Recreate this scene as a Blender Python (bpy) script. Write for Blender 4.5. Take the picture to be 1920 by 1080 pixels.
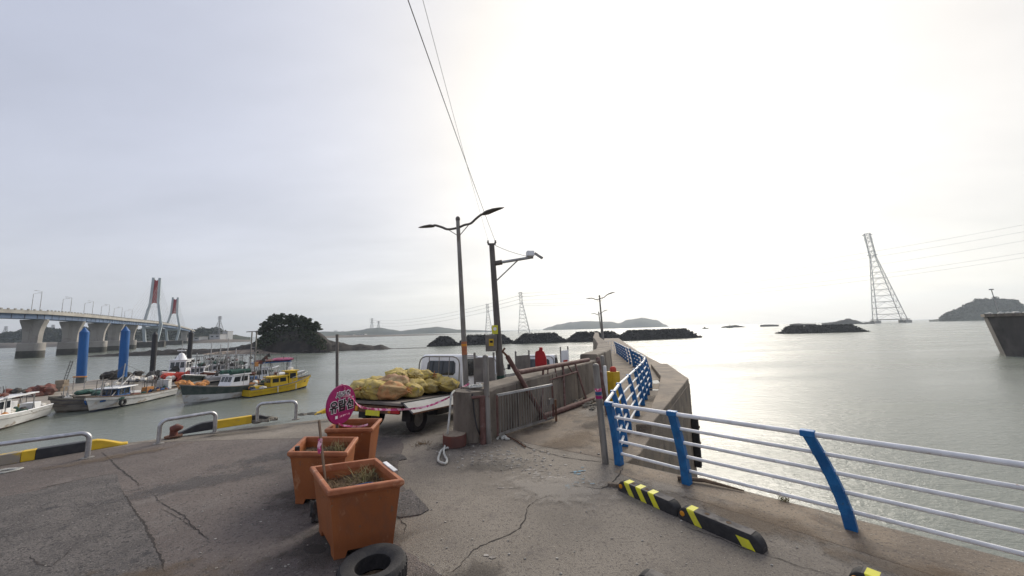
import bpy, bmesh, math, random
from mathutils import Vector, Matrix, noise
R = math.radians
random.seed(7)
for o in list(bpy.data.objects): bpy.data.objects.remove(o)
scene = bpy.context.scene
COL = scene.collection

# ------------------------------------------------------------------ camera
FPX, ROLL, HY, EYE = 660.0, R(1.5), 618.0, 2.4        # focal length in photo pixels, roll, horizon row, eye height
PITCH = math.atan((HY-540)*math.cos(ROLL)/FPX)
cam_d = bpy.data.cameras.new('camera'); cam = bpy.data.objects.new('camera', cam_d); COL.objects.link(cam)
cam_d.sensor_width = 36; cam_d.lens = 36*FPX/1920; cam_d.clip_start = 0.05; cam_d.clip_end = 20000
cam.matrix_world = Matrix.Translation((0, 0, EYE)) @ Matrix.Rotation(R(90)+PITCH, 4, 'X') @ Matrix.Rotation(-ROLL, 4, 'Z')
scene.camera = cam

# ------------------------------------------------------------------ sky and sun
SUN_AZ, SUN_EL = R(24), R(31)
SUN = Vector((math.sin(SUN_AZ)*math.cos(SUN_EL), math.cos(SUN_AZ)*math.cos(SUN_EL), math.sin(SUN_EL)))
world = bpy.data.worlds.new('World'); scene.world = world; world.use_nodes = True
nt = world.node_tree; N = nt.nodes; L = nt.links; N.clear()
def nd(t, **k):
    n = N.new(t)
    for a, b in k.items(): setattr(n, a, b)
    return n
out = nd('ShaderNodeOutputWorld'); bg = nd('ShaderNodeBackground'); L.new(bg.outputs[0], out.inputs[0])
sky = nd('ShaderNodeTexSky', sky_type='NISHITA', sun_disc=False, sun_elevation=SUN_EL, sun_rotation=SUN_AZ,
         air_density=1.0, dust_density=2.0, ozone_density=2.0)
tc = nd('ShaderNodeTexCoord')
# a thin high overcast that scatters the sun forward: brighter towards the sun, streaked by noise on a flat cloud layer
dot = nd('ShaderNodeVectorMath', operation='DOT_PRODUCT'); dot.inputs[1].default_value = SUN
nrm = nd('ShaderNodeVectorMath', operation='NORMALIZE'); L.new(tc.outputs['Generated'], nrm.inputs[0]); L.new(nrm.outputs[0], dot.inputs[0])
sep = nd('ShaderNodeSeparateXYZ'); L.new(nrm.outputs[0], sep.inputs[0])
def mth(op, a, b=None, c=None, clamp=False):
    n = nd('ShaderNodeMath', operation=op, use_clamp=clamp)
    for i, v in enumerate((a, b, c)):
        if v is None: continue
        if isinstance(v, (int, float)): n.inputs[i].default_value = v
        else: L.new(v, n.inputs[i])
    return n.outputs[0]
zc = mth('ADD', mth('MAXIMUM', sep.outputs[2], 0.0), 0.16)
comb = nd('ShaderNodeCombineXYZ'); L.new(mth('DIVIDE', sep.outputs[0], zc), comb.inputs[0]); L.new(mth('DIVIDE', sep.outputs[1], zc), comb.inputs[1])
cl = nd('ShaderNodeTexNoise'); cl.inputs['Scale'].default_value = 0.75; cl.inputs['Detail'].default_value = 5; cl.inputs['Roughness'].default_value = 0.55
mp = nd('ShaderNodeMapping'); mp.inputs['Rotation'].default_value = (0, 0, 0.5); mp.inputs['Scale'].default_value = (0.7, 1.5, 1); mp.inputs['Location'].default_value = (3.1, 1.7, 0)
L.new(comb.outputs[0], mp.inputs[0]); L.new(mp.outputs[0], cl.inputs['Vector'])
glow = mth('POWER', mth('MULTIPLY_ADD', dot.outputs['Value'], 0.5, 0.5), 8.0)
cloud = mth('MULTIPLY_ADD', cl.outputs['Fac'], 0.60, 0.70)
lowair = mth('MULTIPLY', mth('EXPONENT', mth('MULTIPLY', mth('MAXIMUM', sep.outputs[2], 0.0), -2.6)), 0.19)   # thicker, brighter air near the horizon
bright = mth('MULTIPLY', mth('ADD', mth('MULTIPLY_ADD', glow, 0.46, 0.415), lowair), cloud)
tint = nd('ShaderNodeMix', data_type='RGBA'); tint.inputs['A'].default_value = (0.91, 0.98, 1.24, 1); tint.inputs['B'].default_value = (1.06, 0.995, 0.90, 1)
L.new(mth('ADD', mth('MULTIPLY', glow, 1.35), mth('MULTIPLY', lowair, 3.4), clamp=True), tint.inputs['Factor'])
veil = nd('ShaderNodeVectorMath', operation='SCALE'); L.new(tint.outputs['Result'], veil.inputs[0]); L.new(bright, veil.inputs['Scale'])
skys = nd('ShaderNodeVectorMath', operation='SCALE'); L.new(sky.outputs[0], skys.inputs[0]); skys.inputs['Scale'].default_value = 0.022
add = nd('ShaderNodeVectorMath', operation='ADD'); L.new(veil.outputs[0], add.inputs[0]); L.new(skys.outputs[0], add.inputs[1])
vs = nd('ShaderNodeVectorMath', operation='SCALE'); L.new(add.outputs[0], vs.inputs[0]); vs.inputs['Scale'].default_value = 10.0
L.new(vs.outputs[0], bg.inputs[0]); bg.inputs[1].default_value = 0.1
sd = bpy.data.lights.new('sun', 'SUN'); sd.energy = 2.8; sd.angle = R(32); sd.color = (1.0, 0.93, 0.82)
so = bpy.data.objects.new('sun', sd); COL.objects.link(so)
so.rotation_euler = (-SUN).to_track_quat('-Z', 'Y').to_euler(); so.location = (0, 0, 60)
scene.view_settings.view_transform = 'Standard'; scene.view_settings.look = 'None'
scene.view_settings.exposure = 0.16; scene.view_settings.gamma = 1.0; scene.view_settings.use_curve_mapping = False

# ------------------------------------------------------------------ placing: from a viewing direction to a point of the place
def ray(px, py):
    x, y = px-960, 540-py
    xr = x*math.cos(ROLL)+y*math.sin(ROLL); yr = -x*math.sin(ROLL)+y*math.cos(ROLL)
    c, s = math.cos(PITCH), math.sin(PITCH)
    return Vector((xr, c*FPX-s*yr, s*FPX+c*yr))
def G(px, py, z=0.0):
    v = ray(px, py); t = (z-EYE)/v.z
    return Vector((v.x*t, v.y*t, z))
def A(px, py, Y):
    v = ray(px, py); t = Y/v.y
    return Vector((v.x*t, Y, EYE+v.z*t))

# ------------------------------------------------------------------ materials
MATS = {}
def mat(name, col, rough=0.75, metal=0.0, col2=None, scale=4.0, thr=(0.4, 0.6), bump=0.0, bscale=30.0, stain=None, speck=None,
        coord='Object', detail=6, spec=0.4, stretch=(1, 1, 1), trans=0.0):
    if name in MATS: return MATS[name]
    m = bpy.data.materials.new(name); m.use_nodes = True
    n = m.node_tree.nodes; l = m.node_tree.links; b = n['Principled BSDF']
    def c4(c): return (c[0], c[1], c[2], 1)
    b.inputs['Roughness'].default_value = rough; b.inputs['Metallic'].default_value = metal; b.inputs['Specular IOR Level'].default_value = spec
    if trans: b.inputs['Transmission Weight'].default_value = trans
    if coord == 'World':
        g = n.new('ShaderNodeNewGeometry'); src = g.outputs['Position']
    else:
        t = n.new('ShaderNodeTexCoord'); src = t.outputs['Object']
    mpn = n.new('ShaderNodeMapping'); l.new(src, mpn.inputs[0]); mpn.inputs['Scale'].default_value = stretch; src = mpn.outputs[0]
    def noi(sc, de=6, ro=0.55):
        x = n.new('ShaderNodeTexNoise'); l.new(src, x.inputs['Vector']); x.inputs['Scale'].default_value = sc
        x.inputs['Detail'].default_value = de; x.inputs['Roughness'].default_value = ro; return x.outputs['Fac']
    def ramp(f, a, bb):
        x = n.new('ShaderNodeMapRange'); x.interpolation_type = 'SMOOTHSTEP'; l.new(f, x.inputs[0]); x.inputs[1].default_value = a; x.inputs[2].default_value = bb; return x.outputs[0]
    def mix(f, a, bb):
        x = n.new('ShaderNodeMix'); x.data_type = 'RGBA'; l.new(f, x.inputs['Factor'])
        for i, v in (('A', a), ('B', bb)):
            if isinstance(v, tuple): x.inputs[i].default_value = c4(v)
            else: l.new(v, x.inputs[i])
        return x.outputs['Result']
    if col2 is None: col2 = tuple(c*0.72 for c in col)
    cur = mix(ramp(noi(scale, detail), *thr), col, col2)
    for st in (stain or []):                                   # (colour, noise scale, low, high)
        cur = mix(ramp(noi(st[1], 8, 0.65), st[2], st[3]), cur, st[0])
    if speck: cur = mix(ramp(noi(speck[1], 2, 0.5), speck[2], speck[3]), cur, speck[0])
    l.new(cur, b.inputs['Base Color'])
    if bump:
        bn = n.new('ShaderNodeBump'); bn.inputs['Strength'].default_value = bump; bn.inputs['Distance'].default_value = 0.02
        l.new(noi(bscale, 8, 0.6), bn.inputs['Height']); l.new(bn.outputs[0], b.inputs['Normal'])
    MATS[name] = m; return m

# ------------------------------------------------------------------ mesh building
def _ico(sub):
    bm = bmesh.new(); bmesh.ops.create_icosphere(bm, subdivisions=sub, radius=1)
    v = [p.co.copy() for p in bm.verts]; f = [[q.index for q in p.verts] for p in bm.faces]; bm.free(); return v, f
ICO = {k: _ico(k) for k in (1, 2, 3)}
def V3(p): return Vector(p)
class MB:
    def __init__(s): s.v, s.f = [], []
    def add(s, V, F):
        o = len(s.v); s.v += [Vector(p) for p in V]; s.f += [[i+o for i in q] for q in F]; return s
    def box(s, c, sz, rz=0.0, M=None):
        x, y, z = (k/2 for k in sz); c = Vector(c)
        m = M if M is not None else Matrix.Rotation(rz, 3, 'Z')
        P = [c + m @ Vector((sx*x, sy*y, sz_*z)) for sz_ in (-1, 1) for sx, sy in ((-1, -1), (1, -1), (1, 1), (-1, 1))]
        return s.add(P, [[3, 2, 1, 0], [4, 5, 6, 7], [0, 1, 5, 4], [1, 2, 6, 5], [2, 3, 7, 6], [3, 0, 4, 7]])
    def bar(s, p, q, w, h, up=(0, 0, 1)):
        p, q = Vector(p), Vector(q); d = (q-p).normalized(); u = Vector(up)
        if abs(d.dot(u)) > .98: u = Vector((0, 1, 0))
        a = d.cross(u).normalized(); b = a.cross(d)
        P = [e + a*sx*w/2 + b*sy*h/2 for e in (p, q) for sx, sy in ((-1, -1), (1, -1), (1, 1), (-1, 1))]
        return s.add(P, [[0, 1, 2, 3], [7, 6, 5, 4], [0, 4, 5, 1], [1, 5, 6, 2], [2, 6, 7, 3], [3, 7, 4, 0]])
    def tube(s, pts, r, n=8, caps=True):
        pts = [Vector(p) for p in pts]; k = len(pts); rs = r if isinstance(r, (list, tuple)) else [r]*k
        rings = []; pa = None
        for i, p in enumerate(pts):
            d = (pts[min(i+1, k-1)]-pts[max(i-1, 0)]).normalized()
            if pa is None:
                u = Vector((0, 0, 1)) if abs(d.z) < .9 else Vector((1, 0, 0)); a = d.cross(u).normalized()
            else:
                a = (pa - d*pa.dot(d)).normalized()
            b = d.cross(a); pa = a
            rings.append([p + (a*math.cos(2*math.pi*j/n)+b*math.sin(2*math.pi*j/n))*rs[i] for j in range(n)])
        return s.loft(rings, caps)
    def loft(s, rings, caps=True, closed=True):
        n = len(rings[0]); V = [p for r_ in rings for p in r_]; F = []
        for i in range(len(rings)-1):
            for j in range(n if closed else n-1):
                a, b = i*n+j, i*n+(j+1) % n; F.append([a, b, b+n, a+n])
        if caps: F.append(list(range(n-1, -1, -1))); F.append([len(V)-n+j for j in range(n)])
        return s.add(V, F)
    def lathe(s, prof, c=(0, 0, 0), n=20, M=None, cap=True):
        c = Vector(c); m = M if M is not None else Matrix.Identity(3)
        rings = [[c + m @ Vector((r*math.cos(2*math.pi*j/n), r*math.sin(2*math.pi*j/n), z)) for j in range(n)] for r, z in prof]
        return s.loft(rings, cap)
    def prism(s, poly, z0, z1):
        n = len(poly); z0s = z0 if isinstance(z0, (list, tuple)) else [z0]*n; z1s = z1 if isinstance(z1, (list, tuple)) else [z1]*n
        P = [(p[0], p[1], z) for p, z in zip(poly, z0s)] + [(p[0], p[1], z) for p, z in zip(poly, z1s)]
        F = [list(range(n-1, -1, -1)), list(range(n, 2*n))] + [[i, (i+1) % n, (i+1) % n+n, i+n] for i in range(n)]
        return s.add(P, F)
    def blob(s, c, rad, seed=0, sub=2, amp=.2, fr=1.6, M=None, flat=None):
        V, F = ICO[sub]; c = Vector(c); m = M if M is not None else Matrix.Identity(3); P = []
        for v in V:
            k = 1+amp*noise.noise(v*fr+Vector((seed*7.3, seed*3.1, seed*1.7)))
            p = Vector((v.x*rad[0]*k, v.y*rad[1]*k, v.z*rad[2]*k))
            if flat is not None and p.z < flat: p.z = flat+(p.z-flat)*.15
            P.append(c + m @ p)
        return s.add(P, F)
    def quad(s, a, b, c, d): return s.add([a, b, c, d], [[0, 1, 2, 3]])
    def xf(s, M): s.v = [M @ p for p in s.v]; return s
TM = {}
def mesh_of(name, mb, m, smooth):
    me = bpy.data.meshes.new(name); me.from_pydata([tuple(p) for p in mb.v], [], mb.f); me.update()
    if m is not None:
        if isinstance(m, str): m = MATS[m]
        me.materials.append(m)
    bm = bmesh.new(); bm.from_mesh(me); bmesh.ops.recalc_face_normals(bm, faces=bm.faces); bm.to_mesh(me); bm.free()
    if smooth:
        for p in me.polygons: p.use_smooth = True
        me.set_sharp_from_angle(angle=R(smooth if smooth is not True else 40))
    return me
def thing(name, label, cat, loc=(0, 0, 0), rz=0.0, group=None, rot=None):
    o = bpy.data.objects.new(name, None); COL.objects.link(o); o.empty_display_size = .1
    o.location = loc; o.rotation_euler = rot if rot else (0, 0, rz)
    o['label'] = label; o['category'] = cat
    if group: o['group'] = group
    from mathutils import Euler
    TM[o.name] = Matrix.Translation(loc) @ Euler(rot if rot else (0, 0, rz)).to_matrix().to_4x4()
    return o
def part(name, mb, m, parent, world=False, smooth=False, bevel=0.0, label=None, kind=None):
    if world: mb.xf(TM[parent.name].inverted())
    o = bpy.data.objects.new(name, mesh_of(name, mb, m, smooth)); COL.objects.link(o); o.parent = parent
    TM[o.name] = TM[parent.name]
    if bevel: bv = o.modifiers.new('b', 'BEVEL'); bv.width = bevel; bv.segments = 2; bv.limit_method = 'ANGLE'
    if label: o['label'] = label
    if kind: o['kind'] = kind
    return o
def solo(name, mb, m, label, cat, loc=None, group=None, smooth=False, bevel=0.0, kind=None):
    """one-mesh thing, built in world coordinates, origin moved to its base"""
    if loc is None:
        xs = [p.x for p in mb.v]; ys = [p.y for p in mb.v]; loc = ((min(xs)+max(xs))/2, (min(ys)+max(ys))/2, min(p.z for p in mb.v))
    mb.xf(Matrix.Translation(-Vector(loc)))
    o = bpy.data.objects.new(name, mesh_of(name, mb, m, smooth)); COL.objects.link(o); o.location = loc
    if label: o['label'] = label
    if cat: o['category'] = cat
    if group: o['group'] = group
    if kind: o['kind'] = kind
    if bevel: bv = o.modifiers.new('b', 'BEVEL'); bv.width = bevel; bv.segments = 2; bv.limit_method = 'ANGLE'
    TM[o.name] = Matrix.Translation(loc)
    return o
def struct(name, mb, m, label=None, smooth=False, bevel=0.0, parent=None):
    o = bpy.data.objects.new(name, mesh_of(name, mb, m, smooth)); COL.objects.link(o); TM[o.name] = Matrix.Identity(4)
    if parent: o.parent = parent
    else: o['kind'] = 'structure'
    if label: o['label'] = label
    if bevel: bv = o.modifiers.new('b', 'BEVEL'); bv.width = bevel; bv.segments = 2; bv.limit_method = 'ANGLE'
    return o
def copy_tree(o, parent=None):
    c = o.copy(); COL.objects.link(c); c.parent = parent
    for ch in [x for x in bpy.data.objects if x.parent == o]: copy_tree(ch, c)
    return c
def fbm(x, y, z=0.0, o=4):
    s, a = 0.0, .5
    for _ in range(o): s += a*noise.noise((x, y, z)); x *= 2.03; y *= 2.03; z += 3.7; a *= .5
    return s
# ------------------------------------------------------------------ shared materials
mat('asphalt', (.155, .127, .111), .85, col2=(.108, .089, .079), scale=.5, bump=.8, bscale=70, coord='World', thr=(.36, .64),
    stain=[((.175, .152, .136), 1.2, .50, .74), ((.062, .056, .055), .8, .60, .74), ((.12, .10, .085), 6, .56, .70), ((.075, .065, .058), 17, .56, .64), ((.06, .053, .05), 38, .55, .62)], speck=((.21, .19, .175), 45, .63, .70))
mat('asphalt_old', (.122, .108, .099), .9, col2=(.09, .08, .074), scale=2.2, bump=.9, bscale=40, coord='World',
    stain=[((.045, .042, .042), 3.2, .56, .70), ((.14, .125, .115), 5, .58, .70), ((.04, .037, .036), 35, .53, .60)], speck=((.2, .185, .17), 50, .62, .69))
mat('concrete_deck', (.225, .196, .160), .82, col2=(.165, .143, .117), scale=.6, bump=.7, bscale=70, coord='World', thr=(.36, .64),
    stain=[((.125, .107, .094), 1.9, .54, .74), ((.285, .255, .22), 1.0, .57, .76), ((.17, .145, .115), 5, .55, .70), ((.12, .10, .082), 17, .56, .64), ((.10, .087, .078), 40, .54, .61)], speck=((.30, .265, .22), 50, .64, .71))
mat('concrete_pier', (.23, .182, .132), .85, col2=(.15, .12, .092), scale=.8, bump=.5, bscale=25, coord='World',
    stain=[((.092, .074, .058), 1.5, .52, .68), ((.27, .23, .185), 2.4, .57, .74), ((.15, .105, .07), .9, .56, .72), ((.09, .075, .062), 30, .54, .62)], speck=((.30, .27, .23), 50, .64, .71))
mat('concrete_wall', (.215, .182, .145), .9, col2=(.145, .122, .098), scale=1.3, bump=.7, bscale=22, coord='World', stretch=(1, 1, .3),
    stain=[((.082, .067, .053), 1.8, .5, .68), ((.26, .225, .18), 4.5, .6, .76), ((.15, .10, .06), 2.6, .62, .74), ((.09, .075, .06), 24, .58, .66)])
mat('concrete_grey', (.33, .31, .285), .9, col2=(.26, .245, .225), scale=.15, bump=.3, bscale=3, stain=[((.2, .185, .17), .3, .55, .75)])
mat('concrete_wet', (.075, .07, .06), .8, col2=(.05, .05, .042), scale=.4, bump=.5, bscale=4)
mat('steel', (.50, .50, .51), .38, .85, col2=(.38, .38, .39), scale=9, bump=.05, bscale=60, stain=[((.25, .2, .16), 5, .66, .8)])
mat('galvanised', (.26, .245, .225), .6, .4, col2=(.19, .175, .155), scale=6, bump=.1, bscale=40, stain=[((.16, .10, .07), 5, .6, .76)], stretch=(1, 1, .3))
mat('pole_dark', (.15, .135, .12), .65, .3, col2=(.11, .098, .088), scale=5, bump=.1, bscale=30, stretch=(1, 1, .3))
mat('rust_pipe', (.155, .083, .07), .75, .1, col2=(.11, .055, .045), scale=7, bump=.3, bscale=40, stain=[((.23, .18, .165), 5, .55, .75)])
mat('rust', (.16, .075, .04), .9, .1, col2=(.09, .045, .03), scale=9, bump=.4, bscale=50)
mat('blue_paint', (.010, .125, .33), .5, col2=(.008, .09, .25), scale=5, bump=.2, bscale=60, stain=[((.03, .08, .14), 9, .6, .76), ((.13, .055, .03), 11, .64, .71)])
mat('white_rail', (.74, .74, .75), .5, col2=(.64, .64, .65), scale=5, bump=.15, bscale=60, stain=[((.40, .36, .33), 6, .58, .74), ((.26, .12, .06), 13, .66, .72)])
mat('pier_white', (.70, .70, .69), .5, col2=(.6, .6, .59), scale=6, stain=[((.45, .40, .35), 6, .6, .76), ((.26, .12, .06), 13, .67, .73)])
mat('rubber', (.022, .021, .022), .75, col2=(.032, .03, .03), scale=14, bump=.25, bscale=60, stain=[((.07, .063, .058), 8, .58, .8)])
mat('black_paint', (.022, .022, .026), .6, col2=(.035, .034, .036), scale=8, stain=[((.11, .1, .09), 6, .64, .8)])
mat('yellow_paint', (.62, .40, .018), .6, col2=(.52, .33, .02), scale=5, stain=[((.26, .21, .14), 6, .62, .76)])
mat('kerb_worn', (.27, .235, .19), .85, col2=(.5, .34, .05), scale=6, thr=(.5, .6))
mat('stripe_yellow', (.68, .64, .03), .55, col2=(.6, .56, .05), scale=9, stain=[((.35, .33, .15), 9, .66, .8)])
mat('reflector', (.75, .30, .02), .3)
mat('terracotta', (.29, .092, .026), .62, col2=(.235, .072, .021), scale=2.2, bump=.15, bscale=45, stretch=(1, 1, .5), stain=[((.19, .066, .028), 3, .52, .70), ((.36, .16, .075), 6, .60, .72), ((.15, .08, .05), 14, .60, .70), ((.13, .075, .05), 1.6, .64, .78)])
mat('terracotta_rim', (.37, .135, .06), .6, col2=(.30, .10, .042), scale=6, bump=.2, bscale=40, stain=[((.48, .27, .17), 5, .58, .74), ((.16, .09, .06), 9, .60, .72)])
mat('soil', (.085, .055, .035), .95, col2=(.14, .095, .055), scale=20, bump=1, bscale=40)
mat('dry_grass', (.22, .155, .085), .9, col2=(.11, .075, .04), scale=5)
mat('weed', (.15, .145, .06), .9, col2=(.24, .19, .09), scale=5)
mat('magenta', (.31, .006, .105), .5, col2=(.27, .006, .095), scale=6)
mat('print_white', (.8, .8, .8), .5)
mat('print_black', (.01, .01, .012), .5)
mat('tape_pink', (.75, .42, .5), .5, col2=(.55, .07, .2), scale=14, thr=(.49, .51), detail=1)
mat('rope_white', (.58, .57, .52), .9, col2=(.42, .42, .38), scale=14, bump=.6, bscale=80)
mat('rope_dark', (.12, .11, .09), .95, col2=(.2, .18, .15), scale=14, bump=.6, bscale=60)
mat('wood', (.18, .125, .085), .85, col2=(.12, .085, .06), scale=9, stretch=(1, 1, .15), bump=.3, bscale=30)
mat('wood_top', (.30, .245, .18), .9, col2=(.24, .19, .14), scale=12)
mat('white_paint', (.80, .80, .80), .35, col2=(.73, .73, .73), scale=2.5, stain=[((.5, .46, .41), 4, .66, .80)])
mat('hull_white', (.60, .60, .59), .5, col2=(.45, .45, .44), scale=1.2, stain=[((.30, .24, .18), 2.0, .54, .70), ((.14, .11, .09), 3.5, .60, .70)], stretch=(.4, .4, 1))
mat('hull_green', (.045, .062, .058), .6, col2=(.07, .085, .078), scale=2, stain=[((.14, .12, .095), 2.5, .6, .75)])
mat('hull_navy', (.02, .028, .06), .6, col2=(.03, .035, .05), scale=2)
mat('hull_red', (.16, .05, .035), .7, col2=(.11, .05, .04), scale=2)
mat('hull_grey', (.21, .19, .165), .85, col2=(.12, .105, .09), scale=2.2, stretch=(.4, .4, 2), bump=.3, bscale=10)
mat('hull_yellow', (.62, .42, .015), .5, col2=(.54, .35, .02), scale=1.5, stain=[((.35, .22, .05), 2.5, .62, .78)])
mat('deck_ply', (.22, .19, .16), .9, col2=(.15, .13, .115), scale=2)
mat('glass_dark', (.018, .022, .026), .12, spec=.6, col2=(.03, .034, .038), scale=1)
mat('blue_tarp', (.025, .09, .24), .7, col2=(.02, .06, .16), scale=3, bump=.3, bscale=6)
mat('pink_tarp', (.36, .10, .2), .8, col2=(.25, .05, .08), scale=2)
mat('red_net', (.58, .07, .045), .85, col2=(.42, .06, .04), scale=6, bump=.6, bscale=20)
mat('orange_net', (.55, .24, .06), .85, col2=(.42, .2, .09), scale=5, bump=.6, bscale=18)
mat('green_net', (.035, .10, .075), .9, col2=(.03, .06, .05), scale=5, bump=.6, bscale=18)
mat('dark_net', (.045, .043, .042), .95, col2=(.08, .072, .062), scale=6, bump=.8, bscale=14)
mat('buoy', (.66, .64, .58), .6, col2=(.5, .46, .4), scale=2)
mat('buoy_orange', (.6, .17, .05), .6)
mat('mast', (.40, .40, .40), .5, .3, col2=(.27, .26, .25), scale=3)
mat('mast_dark', (.09, .085, .08), .7)
mat('blue_pile', (.008, .095, .30), .5, col2=(.006, .07, .22), scale=.8, stretch=(1, 1, .3), stain=[((.03, .07, .12), 1.2, .54, .7), ((.12, .16, .2), 3, .66, .74)])
mat('pile_foul', (.09, .10, .10), .9, col2=(.055, .065, .06), scale=2)
mat('pontoon', (.30, .265, .22), .9, col2=(.22, .195, .165), scale=.5, bump=.3, bscale=8)
mat('bridge_blue', (.115, .175, .29), .6, col2=(.085, .13, .22), scale=.12, stretch=(1, 1, .3))
mat('bridge_slab', (.38, .36, .32), .85, col2=(.31, .29, .26), scale=.2)
mat('pylon_paint', (.40, .45, .47), .6, col2=(.34, .39, .41), scale=.1)
mat('pylon_red', (.36, .035, .04), .6, col2=(.30, .03, .035), scale=.2)
mat('cable', (.45, .45, .44), .6)
mat('lattice', (.27, .265, .27), .6, .2)
mat('wire', (.05, .05, .05), .6)
mat('wire_pale', (.2, .2, .21), .6)
mat('rock', (.036, .029, .025), .95, col2=(.02, .017, .016), scale=.35, bump=1.0, bscale=1.2, coord='World', stain=[((.07, .055, .042), .25, .56, .74)])
mat('armour', (.045, .042, .041), .95, col2=(.03, .028, .028), scale=.4, coord='World')
mat('sand', (.31, .25, .19), .95, col2=(.16, .125, .1), scale=.25, coord='World', bump=.5, bscale=2)
mat('leaf', (.022, .034, .018), .9, col2=(.042, .055, .024), scale=.7, coord='World', thr=(.35, .65))
mat('leaf_far', (.018, .026, .016), .95, col2=(.032, .04, .022), scale=.05, coord='World')
mat('bark', (.07, .052, .042), .95)
mat('hill_far', (.026, .038, .04), .95, col2=(.045, .055, .042), scale=.006, coord='World')
mat('mud', (.17, .145, .12), .9, col2=(.12, .105, .09), scale=.02, coord='World')
mat('town', (.5, .5, .5), .8)

W = -4.2     # sea level below the quay
HAZE = .00019

# ------------------------------------------------------------------ sea
def water_mat():
    m = bpy.data.materials.new('sea_water'); m.use_nodes = True; n = m.node_tree.nodes; l = m.node_tree.links; b = n['Principled BSDF']
    b.inputs['Base Color'].default_value = (.145, .160, .135, 1); b.inputs['Roughness'].default_value = .12; b.inputs['IOR'].default_value = 1.33
    g = n.new('ShaderNodeNewGeometry')
    def noi(sc, st, det, rot=.4):
        mpn = n.new('ShaderNodeMapping'); l.new(g.outputs['Position'], mpn.inputs[0]); mpn.inputs['Scale'].default_value = st; mpn.inputs['Rotation'].default_value = (0, 0, rot)
        x = n.new('ShaderNodeTexNoise'); l.new(mpn.outputs[0], x.inputs['Vector']); x.inputs['Scale'].default_value = sc; x.inputs['Detail'].default_value = det; x.inputs['Roughness'].default_value = .6
        return x.outputs['Fac']
    prev = None; wind = noi(.03, (.6, 3.2, 1), 5, .12)          # wind patches and calm streaks
    for sc, st, det, rot, dist, stg in ((.045, (1, 2.6, 1), 3, .15, 1.0, .04), (.30, (1, 2.2, 1), 4, .5, .35, .10), (1.3, (1, 2.0, 1), 5, .2, .12, .50), (4.5, (1, 1.8, 1), 3, .35, .03, .70)):
        bn = n.new('ShaderNodeBump'); bn.inputs['Strength'].default_value = stg; bn.inputs['Distance'].default_value = dist
        l.new(noi(sc, st, det, rot), bn.inputs['Height'])
        wm = n.new('ShaderNodeMapRange'); l.new(wind, wm.inputs[0]); wm.inputs[1].default_value = .36; wm.inputs[2].default_value = .66; wm.inputs[3].default_value = stg*.45; wm.inputs[4].default_value = stg*1.35; l.new(wm.outputs[0], bn.inputs['Strength'])
        if prev: l.new(prev, bn.inputs['Normal'])
        prev = bn.outputs[0]
    l.new(prev, b.inputs['Normal'])
    # silt and calm streaks: slightly different roughness patch by patch
    mr = n.new('ShaderNodeMapRange'); l.new(noi(.02, (1, 5, 1), 5, .1), mr.inputs[0]); mr.inputs[1].default_value = .35; mr.inputs[2].default_value = .7
    mr.inputs[3].default_value = .20; mr.inputs[4].default_value = .32; l.new(mr.outputs[0], b.inputs['Roughness'])
    return m
MATS['sea'] = water_mat()
sea = MB(); sea.quad((-4300, -500, W), (4300, -500, W), (4300, 5200, W), (-4300, 5200, W))
struct('sea', sea, 'sea')

# ------------------------------------------------------------------ quay (flat apron, slipway road beyond the truck, walkway on the pier)
def zq(x, y): return -0.09*max(0.0, y-8.6)
def densify(P, step=.8):
    o = []
    for i, p in enumerate(P):
        q = P[(i+1) % len(P)]; d = math.hypot(q[0]-p[0], q[1]-p[1]); k = max(1, int(d/step))
        for j in range(k): o.append((p[0]+(q[0]-p[0])*j/k, p[1]+(q[1]-p[1])*j/k))
    return o
apron = [(-24, -6), (14.5, -6), (12.4, -4.2), (4.95, 3.80), (3.42, 5.30), (2.75, 5.93), (1.95, 6.60), (-.3, 8.2), (-1.0, 8.6), (-9.08, 8.6), (-10.41, 7.43), (-22, -4.0)]
DECK = struct('quay_apron', MB().prism(apron, -7, 0.0), 'concrete_deck', bevel=.02)
slip = [(-9.08, 8.6), (-1.0, 8.6), (.3, 10.4), (2.0, 13.2), (4.4, 18), (6.7, 27), (1.0, 27), (-3.0, 20), (-4.9, 13.2), (-6.3, 11.42), (-8.53, 9.25)]
sl = MB().prism(slip, -7, [zq(*p) for p in slip]); struct('slipway_road', sl, 'concrete_deck')
walk = [(1.95, 6.60), (2.35, 7.03), (3.13, 8.36), (7.30, 15.06), (9.0, 21.0), (10.3, 27), (12.4, 36), (16.4, 52), (22.5, 76), (18.3, 77), (9.6, 40), (8.6, 36), (6.7, 27), (4.4, 18), (2.0, 13.2), (.3, 10.4), (-1.0, 8.6), (-.3, 8.2)]
struct('pier_walkway', MB().prism(walk, -7, -0.004), 'concrete_pier', bevel=.025)

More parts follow.
